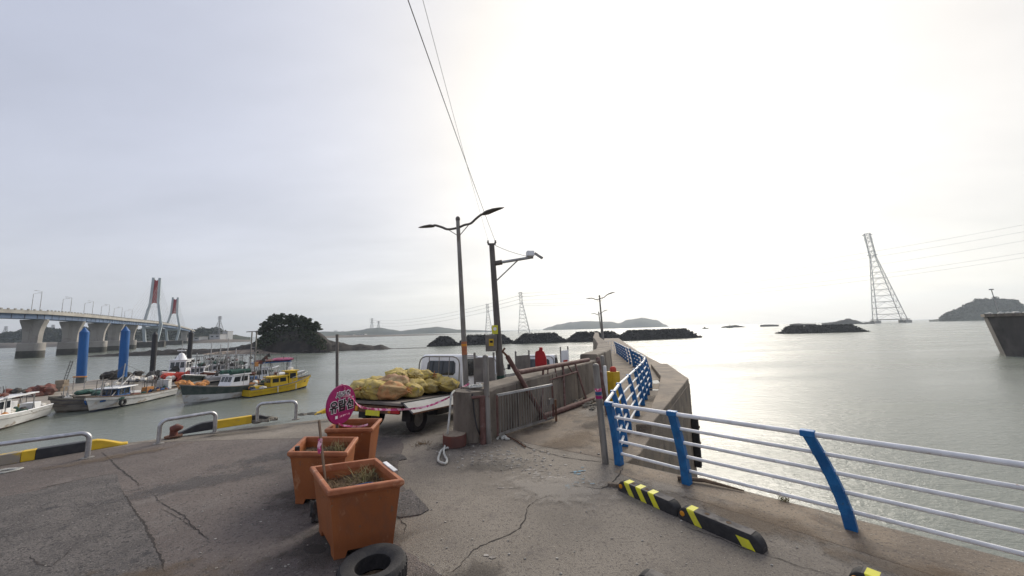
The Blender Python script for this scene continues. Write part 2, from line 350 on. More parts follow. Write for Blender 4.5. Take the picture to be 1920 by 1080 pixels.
# asphalt overlay on the left of the apron, with an uneven broken edge
edge = [(-.2, 2.6), (-.45, 3.3), (-.76, 3.79), (-1.1, 4.05), (-1.45, 4.40), (-1.62, 4.66), (-1.58, 4.92), (-1.22, 5.04), (-1.26, 5.22), (-1.62, 5.55), (-1.95, 6.1), (-2.2, 6.9), (-2.35, 7.7), (-2.6, 8.3), (-3.4, 8.55)]
random.seed(11); ej = []
for i in range(len(edge)-1):
    p, q = edge[i], edge[i+1]
    for j in range(6): t = j/6; ej.append((p[0]+(q[0]-p[0])*t+random.uniform(-.018, .018), p[1]+(q[1]-p[1])*t+random.uniform(-.018, .018)))
asph = ej + [(-8.6, 8.55), (-9.35, 7.9), (-10.0, 7.2), (-21, -3.8), (-23, -5.9), (-.2, -5.9)]
ASPH = struct('asphalt', MB().prism(asph, -.05, .012), 'asphalt')
patch = [G(*p, .016) for p in ((-60, 950), (0, 932), (60, 922), (116, 908), (165, 896), (219, 888), (230, 922), (252, 960), (271, 987), (292, 1030), (312, 1080), (330, 1130), (-120, 1130))]
struct('old_asphalt_patch', MB().prism([(p.x, p.y) for p in patch], .0, .0165), 'asphalt_old')
pot = [G(*p) for p in ((745, 925), (770, 918), (804, 957), (788, 966), (748, 972), (735, 960))]
struct('tar_patch', MB().prism([(p.x, p.y) for p in pot], -.01, .014), 'asphalt_old')
oil = [G(590+22*math.cos(a*.5), 1032+9*math.sin(a*.5)) for a in range(12)]
mat('oil', (.035, .032, .03), .6)
struct('oil_stain', MB().prism([(p.x, p.y) for p in oil], -.01, .0165), 'oil')
stain2 = [G(740+20*math.cos(a*.5)*(1+.3*math.sin(a*1.7)), 858+7*math.sin(a*.5)) for a in range(12)]
struct('tar_stain', MB().prism([(p.x, p.y) for p in stain2], -.01, .0135), 'asphalt_old')

# cracks: narrow jagged strips
mat('crack', (.045, .038, .034), .95)
def crack(pts, w, z=.005, seed=0):
    random.seed(seed); P = [G(*p) for p in pts]; Q = []
    for i in range(len(P)-1):
        k = max(2, int((P[i+1]-P[i]).length/.05))
        for j in range(k):
            q = P[i].lerp(P[i+1], j/k); q = q+Vector((random.uniform(-1, 1), random.uniform(-1, 1), 0))*.012; Q.append(q)
    Q.append(P[-1]); m = MB(); V = []; F = []
    for i, q in enumerate(Q):
        d = (Q[min(i+1, len(Q)-1)]-Q[max(i-1, 0)]); d.z = 0; d.normalize(); n_ = Vector((-d.y, d.x, 0))
        ww = w*random.uniform(.4, 1.5)*(1-.75*abs(2*i/len(Q)-1)**3)/2
        V += [(q.x+n_.x*ww, q.y+n_.y*ww, z), (q.x-n_.x*ww, q.y-n_.y*ww, z)]
        if i: k = 2*i; F.append([k-2, k-1, k+1, k])
    m.add(V, F); struct('crack', m, 'crack', parent=DECK if z < .01 else ASPH)
def crop(ox, oy, s, pts): return [(ox+x/s, oy+y/s) for x, y in pts]
crack(crop(700, 780, 3.6, [(500, 1070), (590, 1010), (620, 960), (700, 890), (790, 850), (900, 810), (990, 755), (1020, 700), (1045, 610), (1110, 565), (1180, 540)]), .012, seed=1)
crack(crop(700, 780, 3.6, [(940, 140), (1050, 215), (1130, 240), (1290, 280), (1430, 300), (1540, 310)]), .022, seed=2)
crack(crop(700, 780, 3.6, [(1690, 350), (1640, 420), (1580, 480), (1530, 492), (1440, 480), (1330, 470)]), .02, seed=3)
crack(crop(700, 780, 3.6, [(1610, 440), (1660, 470), (1690, 520)]), .012, seed=13)
crack(crop(700, 780, 3.6, [(340, 180), (380, 215), (460, 235), (560, 230), (640, 200)]), .010, seed=4)
crack(crop(700, 780, 3.6, [(160, 690), (220, 740), (205, 800)]), .010, seed=5)
crack(crop(0, 800, 3.692, [(700, 180), (760, 230), (830, 300), (900, 350), (970, 415)]), .018, .0165, 6)
crack(crop(0, 800, 3.692, [(850, 450), (930, 590), (1000, 690), (1080, 850), (1150, 1020)]), .022, .0175, 7)
crack(crop(0, 800, 3.692, [(1060, 470), (1110, 530), (1200, 585), (1280, 630), (1340, 700), (1420, 770), (1460, 800)]), .012, .0165, 8)
crack(crop(0, 800, 3.692, [(5, 485), (250, 440), (430, 400), (600, 365), (810, 325)]), .02, .0175, 9)
crack(crop(0, 800, 3.692, [(110, 940), (200, 905), (260, 960), (340, 985), (420, 930), (500, 850)]), .015, .0185, 10)
crack([(1275, 985), (1330, 1003), (1400, 1030), (1500, 1062), (1560, 1080)], .010, seed=11)
crack([(300, 955), (340, 975), (380, 1005)], .008, .0165, 12)

# pale scuffs, chalk and broken shell on the concrete
mat('scuff', (.37, .345, .31), .9, col2=(.2, .18, .16), scale=9, thr=(.44, .56), coord='World')
mat('chalk_blue', (.17, .30, .38), .9, col2=(.2, .19, .17), scale=14, thr=(.44, .58), coord='World')
def splat(pxs, m, name, z=.0045, seed=0):
    random.seed(seed); mb = MB()
    for (x, y, rx, ry, k) in pxs:
        for i in range(k):
            c = G(x+random.gauss(0, rx), y+random.gauss(0, ry)); r_ = random.choice((.006, .009, .013, .02, .03)); n_ = random.randint(5, 8)
            ph = random.random()*6; P = [(c.x+r_*random.uniform(.5, 1.3)*math.cos(ph+a*6.283/n_)*1.6, c.y+r_*random.uniform(.4, 1)*math.sin(ph+a*6.283/n_), z+random.random()*.002) for a in range(n_)]
            mb.add(P, [list(range(n_))])
    o = struct(name, mb, m); return o
o = splat([(905, 850, 24, 6, 40), (960, 868, 30, 8, 50), (1020, 886, 25, 7, 50), (935, 913, 12, 3, 6), (925, 1040, 12, 4, 5)], 'scuff', 'scuff_marks', seed=21); o['kind'] = 'stuff'
o = splat([(1085, 887, 7, 5, 20), (1098, 905, 10, 3, 12), (1063, 911, 8, 2, 12)], 'chalk_blue', 'chalk_marks', .0075, 22); o['kind'] = 'stuff'
mat('puddle', (.03, .028, .026), .03, spec=.5)
def puddle(px, py, a, b, seed):
    random.seed(seed); c = G(px, py); P = []
    for k in range(18):
        t = k/18*6.283; r_ = 1+.35*math.sin(2*t+seed)+.2*random.random(); P.append((c.x+a*r_*math.cos(t), c.y+b*r_*math.sin(t)))
    struct('puddle', MB().prism(P, -.02, .002), 'puddle')
puddle(1231, 716, .34, .5, 1); puddle(1226, 731, .26, .2, 2)
# soft-edged dirt and damp: stains with ragged outlines
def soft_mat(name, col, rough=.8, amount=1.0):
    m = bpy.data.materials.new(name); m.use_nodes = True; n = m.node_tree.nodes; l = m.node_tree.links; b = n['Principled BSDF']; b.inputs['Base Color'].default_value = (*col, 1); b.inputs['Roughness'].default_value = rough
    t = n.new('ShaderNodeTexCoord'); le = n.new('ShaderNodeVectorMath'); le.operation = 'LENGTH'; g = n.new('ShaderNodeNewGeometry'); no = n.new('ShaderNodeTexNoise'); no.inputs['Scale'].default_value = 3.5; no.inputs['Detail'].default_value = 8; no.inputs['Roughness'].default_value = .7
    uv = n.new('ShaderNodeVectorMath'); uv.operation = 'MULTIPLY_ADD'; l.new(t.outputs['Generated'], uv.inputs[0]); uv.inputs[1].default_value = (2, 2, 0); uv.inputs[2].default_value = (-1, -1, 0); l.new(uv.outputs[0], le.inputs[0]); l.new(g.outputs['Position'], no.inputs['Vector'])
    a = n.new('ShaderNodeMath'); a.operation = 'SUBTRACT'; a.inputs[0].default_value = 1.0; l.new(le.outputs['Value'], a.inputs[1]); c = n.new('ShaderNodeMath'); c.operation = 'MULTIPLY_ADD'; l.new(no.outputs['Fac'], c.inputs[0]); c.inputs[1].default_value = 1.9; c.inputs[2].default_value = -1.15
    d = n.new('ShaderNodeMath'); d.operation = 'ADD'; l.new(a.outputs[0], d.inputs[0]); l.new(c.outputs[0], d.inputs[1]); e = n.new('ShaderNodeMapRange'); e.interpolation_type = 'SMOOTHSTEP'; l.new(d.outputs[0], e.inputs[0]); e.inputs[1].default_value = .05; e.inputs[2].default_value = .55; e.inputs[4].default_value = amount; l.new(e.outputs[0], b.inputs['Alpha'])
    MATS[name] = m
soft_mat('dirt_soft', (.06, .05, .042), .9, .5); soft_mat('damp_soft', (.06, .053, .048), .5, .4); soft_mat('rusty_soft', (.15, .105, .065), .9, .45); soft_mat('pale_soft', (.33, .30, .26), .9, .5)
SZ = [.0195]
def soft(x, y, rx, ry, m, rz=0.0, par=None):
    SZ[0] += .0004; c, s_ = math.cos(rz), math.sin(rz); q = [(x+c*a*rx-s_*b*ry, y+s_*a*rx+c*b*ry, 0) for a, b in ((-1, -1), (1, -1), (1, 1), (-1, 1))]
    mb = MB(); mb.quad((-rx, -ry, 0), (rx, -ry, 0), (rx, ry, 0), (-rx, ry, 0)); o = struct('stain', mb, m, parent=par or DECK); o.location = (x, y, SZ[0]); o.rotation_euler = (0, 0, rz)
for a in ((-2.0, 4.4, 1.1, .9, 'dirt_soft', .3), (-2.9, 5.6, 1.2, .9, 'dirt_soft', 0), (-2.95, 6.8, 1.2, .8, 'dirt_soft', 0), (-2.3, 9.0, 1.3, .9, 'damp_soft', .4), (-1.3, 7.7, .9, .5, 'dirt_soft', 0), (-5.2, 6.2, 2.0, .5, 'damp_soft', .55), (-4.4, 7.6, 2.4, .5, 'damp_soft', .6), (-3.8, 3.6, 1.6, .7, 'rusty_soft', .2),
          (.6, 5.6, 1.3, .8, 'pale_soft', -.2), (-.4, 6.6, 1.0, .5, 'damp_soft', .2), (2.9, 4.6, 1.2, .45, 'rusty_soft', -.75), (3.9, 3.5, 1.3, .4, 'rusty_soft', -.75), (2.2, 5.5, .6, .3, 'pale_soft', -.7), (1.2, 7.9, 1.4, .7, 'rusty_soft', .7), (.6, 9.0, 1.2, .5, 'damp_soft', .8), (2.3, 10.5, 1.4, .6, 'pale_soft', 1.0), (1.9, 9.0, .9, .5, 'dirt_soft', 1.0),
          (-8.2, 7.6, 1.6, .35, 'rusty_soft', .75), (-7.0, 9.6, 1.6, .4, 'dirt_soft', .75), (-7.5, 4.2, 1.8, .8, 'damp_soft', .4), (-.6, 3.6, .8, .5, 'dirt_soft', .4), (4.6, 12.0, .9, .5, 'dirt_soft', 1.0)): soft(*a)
# grit and shell fragments (nobody could count them)
mat('grit', (.46, .43, .38), .9, col2=(.25, .23, .2), scale=30)
random.seed(31); mb = MB()
for i in range(300):
    if i < 150: p = G(random.gauss(950, 55), random.gauss(858, 14))
    elif i < 330: p = G(random.uniform(0, 1500), random.uniform(900, 1078))
    else: p = G(random.gauss(470, 60), random.gauss(1045, 22))
    if p.x > 2.0 and p.y > 6.3-p.x*.5: continue
    r_ = random.uniform(.004, .016)*(1.5 if i < 150 else .7); mb.blob((p.x, p.y, .017 if p.x < -1.6 else .006), (r_*1.5, r_, r_*.6), i, 1, .5, 2)
solo('grit', mb, 'grit', 'scattered pale grit and shell fragments over the quay surface', 'debris', (0, 6, 0), kind='stuff')

# ------------------------------------------------------------------ pier block: lower landing with its black rubber fenders
fe = thing('rubber_fender', 'black rubber fender on the corner of the pier wall', 'fender', (7.3, 15.06, -3.0))
d1 = Vector((4.17, 6.7, 0)).normalized(); n1 = Vector((d1.y, -d1.x, 0))
c = Vector((7.0, 14.58, 0)) + n1*.13
mb = MB(); mb.bar(c+Vector((0, 0, -3.1)), c+Vector((0, 0, -1.25)), .34, .24, up=tuple(n1)); part('body', mb, 'rubber', fe, True, bevel=.03)
for z in (-2.8, -2.2, -1.6): part('bolt', MB().tube([c+n1*.11+Vector((0, 0, z)), c+n1*.16+Vector((0, 0, z))], .05, 8), 'rust', fe, True)
struct('pier_block', MB().prism([(2.72, 8.30), (3.06, 8.26), (7.24, 15.0), (8.92, 20.9), (8.0, 21.0), (6.45, 15.9), (5.0, 12.6), (3.62, 9.8)], -.5, .20), 'concrete_pier', bevel=.03)
cop = [(1.98, 6.52), (2.72, 5.88), (3.39, 5.26), (4.90, 3.78), (9.0, -.62), (8.4, -1.15), (4.25, 3.2), (3.25, 4.35), (2.3, 5.35), (1.62, 6.2)]
struct('quay_coping', MB().prism(cop, -.05, .0035), 'concrete_pier')

# ------------------------------------------------------------------ far sea wall end at the right edge
P0 = G(1893, 668, W); rw = thing('concrete_sea_wall', 'tall dark concrete sea wall end at the right edge', 'sea wall', (P0.x+8, P0.y, W))
wd = Vector((math.cos(R(-50)), math.sin(R(-50)), 0)); wn = Vector((-wd.y, wd.x, 0))
top = EYE+.55; B = P0 + wn*0
lo = [B, B+wd*60, B+wd*60+wn*9, B+wn*9]; hi = [B-wd*1.5+wn*.6, B+wd*60+wn*.6, B+wd*60+wn*8.4, B-wd*1.5+wn*8.4]
mat('sea_wall_dark', (.11, .098, .086), .9, col2=(.07, .062, .055), scale=.35, bump=.5, bscale=3, coord='World', stretch=(1, 1, .4), stain=[((.035, .032, .03), .3, .5, .7)])
mb = MB(); mb.loft([[Vector((p.x, p.y, W-2)) for p in lo], [Vector((p.x, p.y, top-.5)) for p in hi]]); part('wall', mb, 'sea_wall_dark', rw, True)
mb = MB(); hh = [B-wd*1.75+wn*.35, B+wd*60+wn*.35, B+wd*60+wn*8.6, B-wd*1.75+wn*8.6]; mb.prism([(p.x, p.y) for p in hh], top-.5, top); part('coping', mb, 'concrete_wall', rw, True)
random.seed(5); mb = MB()
for i in range(26):
    p = hh[0]+wd*random.uniform(.5, 14)+wn*random.uniform(.3, 2.5); mb.blob((p.x, p.y, top+.05), (.5*random.random()+.2, .4, .15+.15*random.random()), i, 1, .4)
part('net_heap', mb, 'rope_white', rw, True, kind='stuff')
lm = MB(); lp = hh[0]+wd*1.6+wn*1.5; lm.tube([(lp.x, lp.y, top), (lp.x-.5, lp.y, top+4.2)], .06, 6); lm.box((lp.x-.5, lp.y, top+4.25), (.5, .3, .2)); part('light_mast', lm, 'mast', rw, True)

# ------------------------------------------------------------------ rubble breakwaters with armour blocks
def breakwater(x0, x1, yb, top, label, seed, dep=9.0):
    a, b = G(x0, yb[0], W), G(x1, yb[1], W); L_ = (b-a).length; d = (b-a).normalized(); n_ = Vector((-d.y, d.x, 0)); c = a.lerp(b, .5)+n_*dep/2
    t = thing('breakwater', label, 'breakwater', (c.x, c.y, W), group='rubble breakwaters across the harbour mouth')
    h = (EYE-W)*0+top; mb = MB(); nx, ny = 26, 8; V = []; F = []
    def hz(u, v):
        e = min(u, 1-u)*L_; q = min(v, 1-v)*dep
        return max(-1.0, min(h-.4, min(e*.75, q*1.4)-.3))
    for j in range(ny+1):
        for i in range(nx+1):
            u, v = i/nx, j/ny; p = a+d*u*L_+n_*v*dep; V.append((p.x, p.y, W+hz(u, v)))
    for j in range(ny):
        for i in range(nx): k = j*(nx+1)+i; F.append([k, k+1, k+nx+2, k+nx+1])
    mb.add(V, F); part('mound', mb, 'armour', t, True)
    random.seed(seed); mb = MB(); k = int(L_*11)
    for i in range(k):                                       # four-legged concrete armour units
        u, v = random.random(), random.random()**1.3; p = a+d*u*L_+n_*v*dep; z = W+hz(u, v)
        if z < W-.5: continue
        M = Matrix.Rotation(random.random()*6, 3, 'Z') @ Matrix.Rotation(random.random()*3, 3, 'X'); s_ = random.uniform(.55, .85)
        for ld in ((0, 0, 1), (.94, 0, -.33), (-.47, .82, -.33), (-.47, -.82, -.33)):
            e = M @ Vector(ld); mb.tube([(p.x, p.y, z+.2), (p.x+e.x*s_, p.y+e.y*s_, z+.2+e.z*s_)], [.30, .19], 5)
    part('armour_units', mb, 'armour', t, True, kind='stuff')
breakwater(800, 862, (650, 648), 4.2, 'short rubble breakwater mound farthest left, next to the lamp post', 1)
breakwater(858, 968, (648, 644), 4.3, 'rubble breakwater mound behind the two tall poles', 2)
breakwater(962, 1067, (645, 642), 4.4, 'rubble breakwater mound in the middle of the row', 3)
breakwater(1062, 1178, (642, 639), 4.4, 'rubble breakwater mound behind the far pier lamp', 4)
breakwater(1170, 1318, (639, 633), 4.6, 'longest rubble breakwater mound at the right end of the row', 5)
breakwater(1474, 1630, (626, 622), 4.4, 'lone rubble breakwater mound in open water left of the pylon', 6)

# ------------------------------------------------------------------ terrain far and near
def ridge(name, prof, Y, dep, m, seed, rough=.12, label=None, n=70, base=None, smooth=True):
    """a hill range: skyline given by (px, py) at distance Y, falling away to both sides"""
    xs = [p[0] for p in prof]; mb = MB(); V = []; F = []; ny = 14
    def sky_y(px):
        for (x0, y0), (x1, y1) in zip(prof, prof[1:]):
            if x0 <= px <= x1: t = (px-x0)/(x1-x0+1e-9); t = t*t*(3-2*t); return y0+(y1-y0)*t
        return prof[-1][1]
    for i in range(n+1):
        px = xs[0]+(xs[-1]-xs[0])*i/n; p = A(px, sky_y(px), Y); hgt = max(p.z-W, .2)
        dirv = Vector((p.x, p.y, 0)).normalized()
        for j in range(ny+1):
            v = j/ny*2-1; f_ = max(0, 1-abs(v)**1.7); q = Vector((p.x, p.y, 0))+dirv*dep*v
            z = W-2+(hgt+2)*f_*(1+rough*fbm(q.x*8/dep, q.y*8/dep, seed))+fbm(q.x*30/dep, q.y*30/dep, seed)*hgt*rough*.6*f_
            if v == 0: z = W+hgt*(1+.03*fbm(i*.6, seed))
            V.append((q.x, q.y, z))
    for i in range(n):
        for j in range(ny): k = i*(ny+1)+j; F.append([k, k+1, k+ny+2, k+ny+1])
    mb.add(V, F); return struct(name, mb, m, label, smooth=60 if smooth else False)
ridge('far_hill', [(1018, 617), (1030, 613), (1047, 608), (1072, 604), (1096, 602), (1145, 603), (1160, 606), (1179, 599), (1205, 596), (1231, 600), (1246, 608), (1258, 614)], 1800, 200, 'hill_far', 1)
ridge('far_hill', [(520, 628), (560, 625), (609, 621.5), (640, 622), (669, 619.5), (697, 615.5), (710, 614), (736, 618), (751, 620.5), (770, 618), (800, 614.5), (819, 612.5), (837, 615), (860, 618), (897, 619), (930, 620.5), (969, 621), (1010, 622)], 1500, 220, 'hill_far', 2)
ridge('far_shore', [(520, 633), (600, 630.5), (640, 628.5), (720, 627.5), (800, 626.5), (860, 627), (915, 628)], 680, 40, 'mud', 3)
ridge('far_hill', [(-140, 628), (-60, 618), (0, 632), (30, 626), (70, 616), (100, 622), (140, 619), (180, 620), (240, 622), (300, 619), (340, 624), (372, 621), (400, 621), (430, 627), (470, 632)], 620, 110, 'leaf_far', 4, .22, n=110)
ridge('far_shore', [(-140, 645), (0, 643), (100, 641.5), (250, 640), (330, 638), (420, 636), (470, 637)], 470, 30, 'mud', 5)
ridge('far_hill', [(1742, 600), (1770, 597), (1792, 586), (1815, 573), (1840, 567), (1870, 565), (1900, 568), (1920, 579), (1950, 590), (1980, 596)], 800, 70, 'leaf_far', 6, .2, n=60)
ridge('rock_islet', [(1540, 606), (1560, 604), (1580, 600), (1590, 597), (1602, 600), (1620, 605), (1640, 606)], 700, 20, 'rock', 7, .3, n=30, smooth=False)
for k, pr in enumerate(([(1352, 613), (1362, 611), (1380, 609.5), (1392, 611.5), (1398, 613)], [(1425, 609.5), (1435, 608.5), (1450, 608.5), (1460, 609)], [(1480, 608), (1492, 606.5), (1510, 607), (1530, 607)], [(1612, 606), (1625, 604), (1640, 604)])):
    ridge('rock_islet', pr, 640, 12, 'rock', 8+k, .3, n=14, smooth=False)

# ------------------------------------------------------------------ wooded rock islet with beach and low reef
def islet():
    a, b = G(372, 664, W), G(775, 652, W); Y0 = 148.0; mb = MB(); sd = MB(); nx, ny = 150, 26
    prof = [(150, 668.5), (190, 665), (240, 661), (300, 656.5), (340, 654.5), (380, 655), (430, 653), (470, 645), (490, 634), (503, 622), (520, 613), (540, 612), (565, 613), (585, 617), (602, 625), (615, 638), (640, 643), (660, 648), (675, 645), (700, 649), (715, 646), (732, 653), (775, 656), (800, 657)]
    def sy(px):
        for (x0, y0), (x1, y1) in zip(prof, prof[1:]):
            if x0 <= px <= x1: return y0+(y1-y0)*(px-x0)/(x1-x0)
        return 660
    V = []; F = []; H = {}
    for i in range(nx+1):
        px = 150+650*i/nx; p = A(px, sy(px), Y0); hgt = max(p.z-W, .15); dep = 8+hgt*.9
        d = Vector((p.x, p.y, 0)).normalized()
        for j in range(ny+1):
            v = j/ny*2-1; f_ = max(0., 1-abs(v)**(2.2 if hgt > 4 else 1.6)); q = Vector((p.x, p.y, 0))+d*dep*v
            jag = (fbm(q.x*.25, q.y*.25, 2)*1.1+abs(fbm(q.x*.7, q.y*.7, 5))*.9)*min(1, hgt*.35)
            V.append((q.x, q.y, W-1.0+(hgt+1.0)*f_+jag*f_))
    for i in range(nx):
        for j in range(ny): k = i*(ny+1)+j; F.append([k, k+1, k+ny+2, k+ny+1])
    mb.add(V, F); struct('rock_islet', mb, 'rock', 'dark rocky islet with pines on top')
    # beach apron in front
    V = []; F = []; n_ = 60
    for i in range(n_+1):
        px = 380+245*i/n_; s_ = math.sin(math.pi*i/n_); p = A(px, 655, 137.5+3*fbm(i*.2, 3)); d = Vector((p.x, p.y, 0)).normalized()
        for j in range(7):
            t = j/6; q = Vector((p.x, p.y, 0))+d*(t*11-6*s_-1); V.append((q.x, q.y, W-.35+t*2.0*(.35+.65*s_)+.2*fbm(q.x*.3, q.y*.3, 8)))
    for i in range(n_):
        for j in range(6): k = i*7+j; F.append([k, k+1, k+8, k+7])
    struct('beach', MB().add(V, F), 'sand', smooth=60)
    ridge('reef', [(560, 661), (575, 656), (590, 655), (605, 657), (625, 660)], 131, 2.2, 'rock', 22, .4, n=26, smooth=False)
islet()

# ------------------------------------------------------------------ trees
def foliage(mb, c, rad, n, size, seed):
    random.seed(seed)
    for i in range(n):
        while True:
            p = Vector((random.uniform(-1, 1), random.uniform(-1, 1), random.uniform(-1, 1)))
            if .25 < p.length < 1 and noise.noise(p*2.3+Vector((seed, 0, 0))) > -.22: break
        q = Vector(c)+Vector((p.x*rad[0], p.y*rad[1], p.z*rad[2])); s_ = size*random.uniform(.6, 1.4)
        a = Vector((random.gauss(0, 1), random.gauss(0, 1), random.gauss(0, .5))).normalized(); b = a.cross(Vector((random.gauss(0, 1), random.gauss(0, 1), random.gauss(0, 1)))).normalized()
        mb.quad(q-a*s_, q+b*s_*.6, q+a*s_, q-b*s_*.6)
def pine(px, py, Y, h, rx, label, seed, lean=0.0, grp='pines on the rocky islet', leafs=260):
    p = A(px, py, Y); t = thing('pine_tree', label, 'tree', p, group=grp); random.seed(seed)
    mb = MB(); tp = Vector((lean, 0, h*.82)); mb.tube([(0, 0, -.5), (lean*.3+.1, 0, h*.4), tp], [.16, .12, .05], 6); cr = MB()
    for k in range(9):
        a = k*2.4+seed; z = h*(.22+.70*k/8); r_ = rx*(.95-.45*(k/8)**2)*random.uniform(.7, 1.1); e = Vector((lean*z/h+r_*.62*math.cos(a), r_*.62*math.sin(a), z))
        mb.tube([Vector((lean*z/h*.9, 0, z-h*.1)), e], [.06, .025], 4); foliage(cr, e, (r_*.66, r_*.66, h*.14), leafs//7, .36, seed*10+k)
    part('trunk', mb, 'bark', t); part('crown', cr, 'leaf', t)
TP = [(493, 631, 3.6, 2.2, 'leaning pine lowest on the left flank of the islet'), (499, 624, 4.6, 2.6, 'pine second from the left flank of the rocky islet'),
      (508, 617, 5.2, 3.0, 'spreading pine on the left shoulder of the islet top'), (518, 615, 5.6, 3.2, 'third pine from the left along the islet top'),
      (529, 613, 5.4, 3.4, 'tall pine left of the middle of the islet top'), (541, 613, 5.0, 3.2, 'pine in the middle of the islet top'),
      (552, 614, 5.2, 3.2, 'pine right of the middle of the islet top'), (563, 615, 5.0, 3.0, 'fourth pine from the right along the islet top'),
      (573, 617, 4.6, 2.7, 'low pine on the right shoulder of the islet top'), (580, 620, 3.4, 2.2, 'small pine at the right end of the dense grove'),
      (593, 623, 4.2, 2.4, 'lone pine standing apart at the right end of the islet')]
for k, (x, y, h, r_, lb) in enumerate(TP): pine(x, y, 146-(k % 3), h, r_, lb, k+1, lean=-.6 if k < 2 else .3*math.sin(k), leafs=520)
# the wood that covers the far islands and hills reads as one mass
def wood(name, prof, Y, n, size, seed, label, m='leaf_far', dep=50, lift=4):
    random.seed(seed); mb = MB()
    for i in range(n):
        k = random.randrange(len(prof)-1); (x0, y0), (x1, y1) = prof[k], prof[k+1]; t = random.random(); px = x0+(x1-x0)*t; py = y0+(y1-y0)*t
        v = random.random()**1.5; p = A(px, py, Y); hgt = max(0, p.z-W); d = Vector((p.x, p.y, 0)).normalized(); q = Vector((p.x, p.y, W))-d*dep*v; z = W+hgt*(1-v**1.7)+(.15+noise.noise((q.x*.09, q.y*.09, seed))*.9+random.uniform(0, .35))*lift*min(1, hgt/12)
        for _ in range(5):
            a = Vector((random.gauss(0, 1), random.gauss(0, 1), random.gauss(0, .6))).normalized(); b = a.cross(Vector((random.gauss(0, 1), random.gauss(0, 1), random.gauss(0, 1)))).normalized(); s_ = size*random.uniform(.5, 1.3)
            e = Vector((q.x, q.y, z))+Vector((random.gauss(0, 1), random.gauss(0, 1), random.gauss(0, .6)))*size*.8; mb.quad(e-a*s_, e+b*s_*.7, e+a*s_, e-b*s_*.7)
    solo(name, mb, m, label, 'woodland', kind='stuff')
wood('woodland', [(1765, 597), (1775, 592), (1792, 585), (1815, 572), (1840, 566), (1870, 563), (1900, 566), (1920, 578)], 800, 2200, 1.7, 3, 'dense wood covering the island at the right', dep=60, lift=9)
wood('woodland', [(-40, 624), (0, 632), (30, 626), (70, 616), (100, 622), (140, 619), (180, 620), (240, 622), (300, 619), (340, 624), (372, 621), (400, 621), (430, 627)], 620, 2600, 1.8, 4, 'dense wood covering the hill behind the bridge', dep=95, lift=7)

random.seed(61); mb = MB()                                     # scrub clinging to the flanks of the islet
for i in range(2600):
    px = random.uniform(478, 612); t = 1-abs((px-545)/67)**2.4; py = 614+(1-t)*26+random.random()**1.6*26; p = A(px, py, 143-(py-614)*.22+random.uniform(-1, 1)); s_ = random.uniform(.15, .5)
    a = Vector((random.gauss(0, 1), random.gauss(0, 1), random.gauss(0, .6))).normalized(); b = a.cross(Vector((random.gauss(0, 1), random.gauss(0, 1), random.gauss(0, 1)))).normalized(); mb.quad(p-a*s_, p+b*s_*.7, p+a*s_, p-b*s_*.7)
for i in range(1500):
    px = random.uniform(496, 588); t = 1-abs((px-541)/47)**2.2; py = 617-t*(18+6*noise.noise((px*.11, 3, 0)))*random.random()**.8; p = A(px, py, 146+random.uniform(-3, 3)); s_ = random.uniform(.15, .42)
    a = Vector((random.gauss(0, 1), random.gauss(0, 1), random.gauss(0, .6))).normalized(); b = a.cross(Vector((random.gauss(0, 1), random.gauss(0, 1), random.gauss(0, 1)))).normalized(); mb.quad(p-a*s_, p+b*s_*.7, p+a*s_, p-b*s_*.7)
solo('scrub', mb, 'leaf', 'dark scrub clinging to the flanks of the rocky islet', 'scrub', kind='stuff')
# ------------------------------------------------------------------ cable-stayed bridge
ORD = ['first', 'second', 'third', 'fourth', 'fifth', 'sixth', 'seventh', 'eighth', 'ninth', 'tenth', 'eleventh', 'twelfth']
BZ = 9.8+EYE                      # underside of the girder
def bp(px, py): return A(px, py, 1.0)
ax = []                           # axis of the bridge in plan: direction of view and depth
for px, Y in ((-90, 128), (60, 152), (132, 174), (182, 198), (213, 222), (241, 246), (283, 292), (322, 372), (344, 450), (358, 540)):
    v = ray(px, 640); ax.append(Vector((v.x/v.y*Y, Y, 0)))
br = thing('cable_stayed_bridge', 'long road bridge on flared concrete piers with two red and grey pylons', 'bridge', (ax[1].x, ax[1].y, W))
def perp(i):
    d = (ax[min(i+1, len(ax)-1)]-ax[max(i-1, 0)]).normalized(); return d, Vector((d.y, -d.x, 0))
slope = [0, 0, .0, .0, .2, .4, .8, .6, -.6, -2.5]
HWB = 4.2
def strip(z0, z1, off0, off1, name, m):
    mb = MB(); rings = []
    for i, p in enumerate(ax):
        d, n_ = perp(i); z = BZ+slope[i]; rings.append([p+n_*off0+Vector((0, 0, z+z0)), p+n_*off1+Vector((0, 0, z+z0)), p+n_*off1+Vector((0, 0, z+z1)), p+n_*off0+Vector((0, 0, z+z1))])
    return part(name, mb.loft(rings), m, br, True)
strip(0, 2.0, -3.0, 3.0, 'girder', 'bridge_blue'); strip(2.0, 2.5, -HWB, HWB, 'deck_slab', 'bridge_slab')
for s_ in (-1, 1): strip(2.5, 3.5, s_*(HWB-.15), s_*(HWB-.5), 'parapet', 'bridge_slab')
mb = MB(); mc = MB()
for i in range(len(ax)-1):        # parapet posts and girder stiffeners
    d, n_ = perp(i); L_ = (ax[i+1]-ax[i]).length; k = int(L_/2.2)
    for j in range(k):
        q = ax[i].lerp(ax[i+1], j/k); z = BZ+slope[i]+(slope[i+1]-slope[i])*j/k
        if q.y < 330:
            for s_ in (-1, 1): mb.box(q+n_*s_*(HWB-.3)+Vector((0, 0, z+3.7)), (.5, .5, .55), math.atan2(d.y, d.x))
            if j % 2 == 0: mc.box(q+n_*3.03+Vector((0, 0, z+1.0)), (.18, .1, 1.9), math.atan2(d.y, d.x))
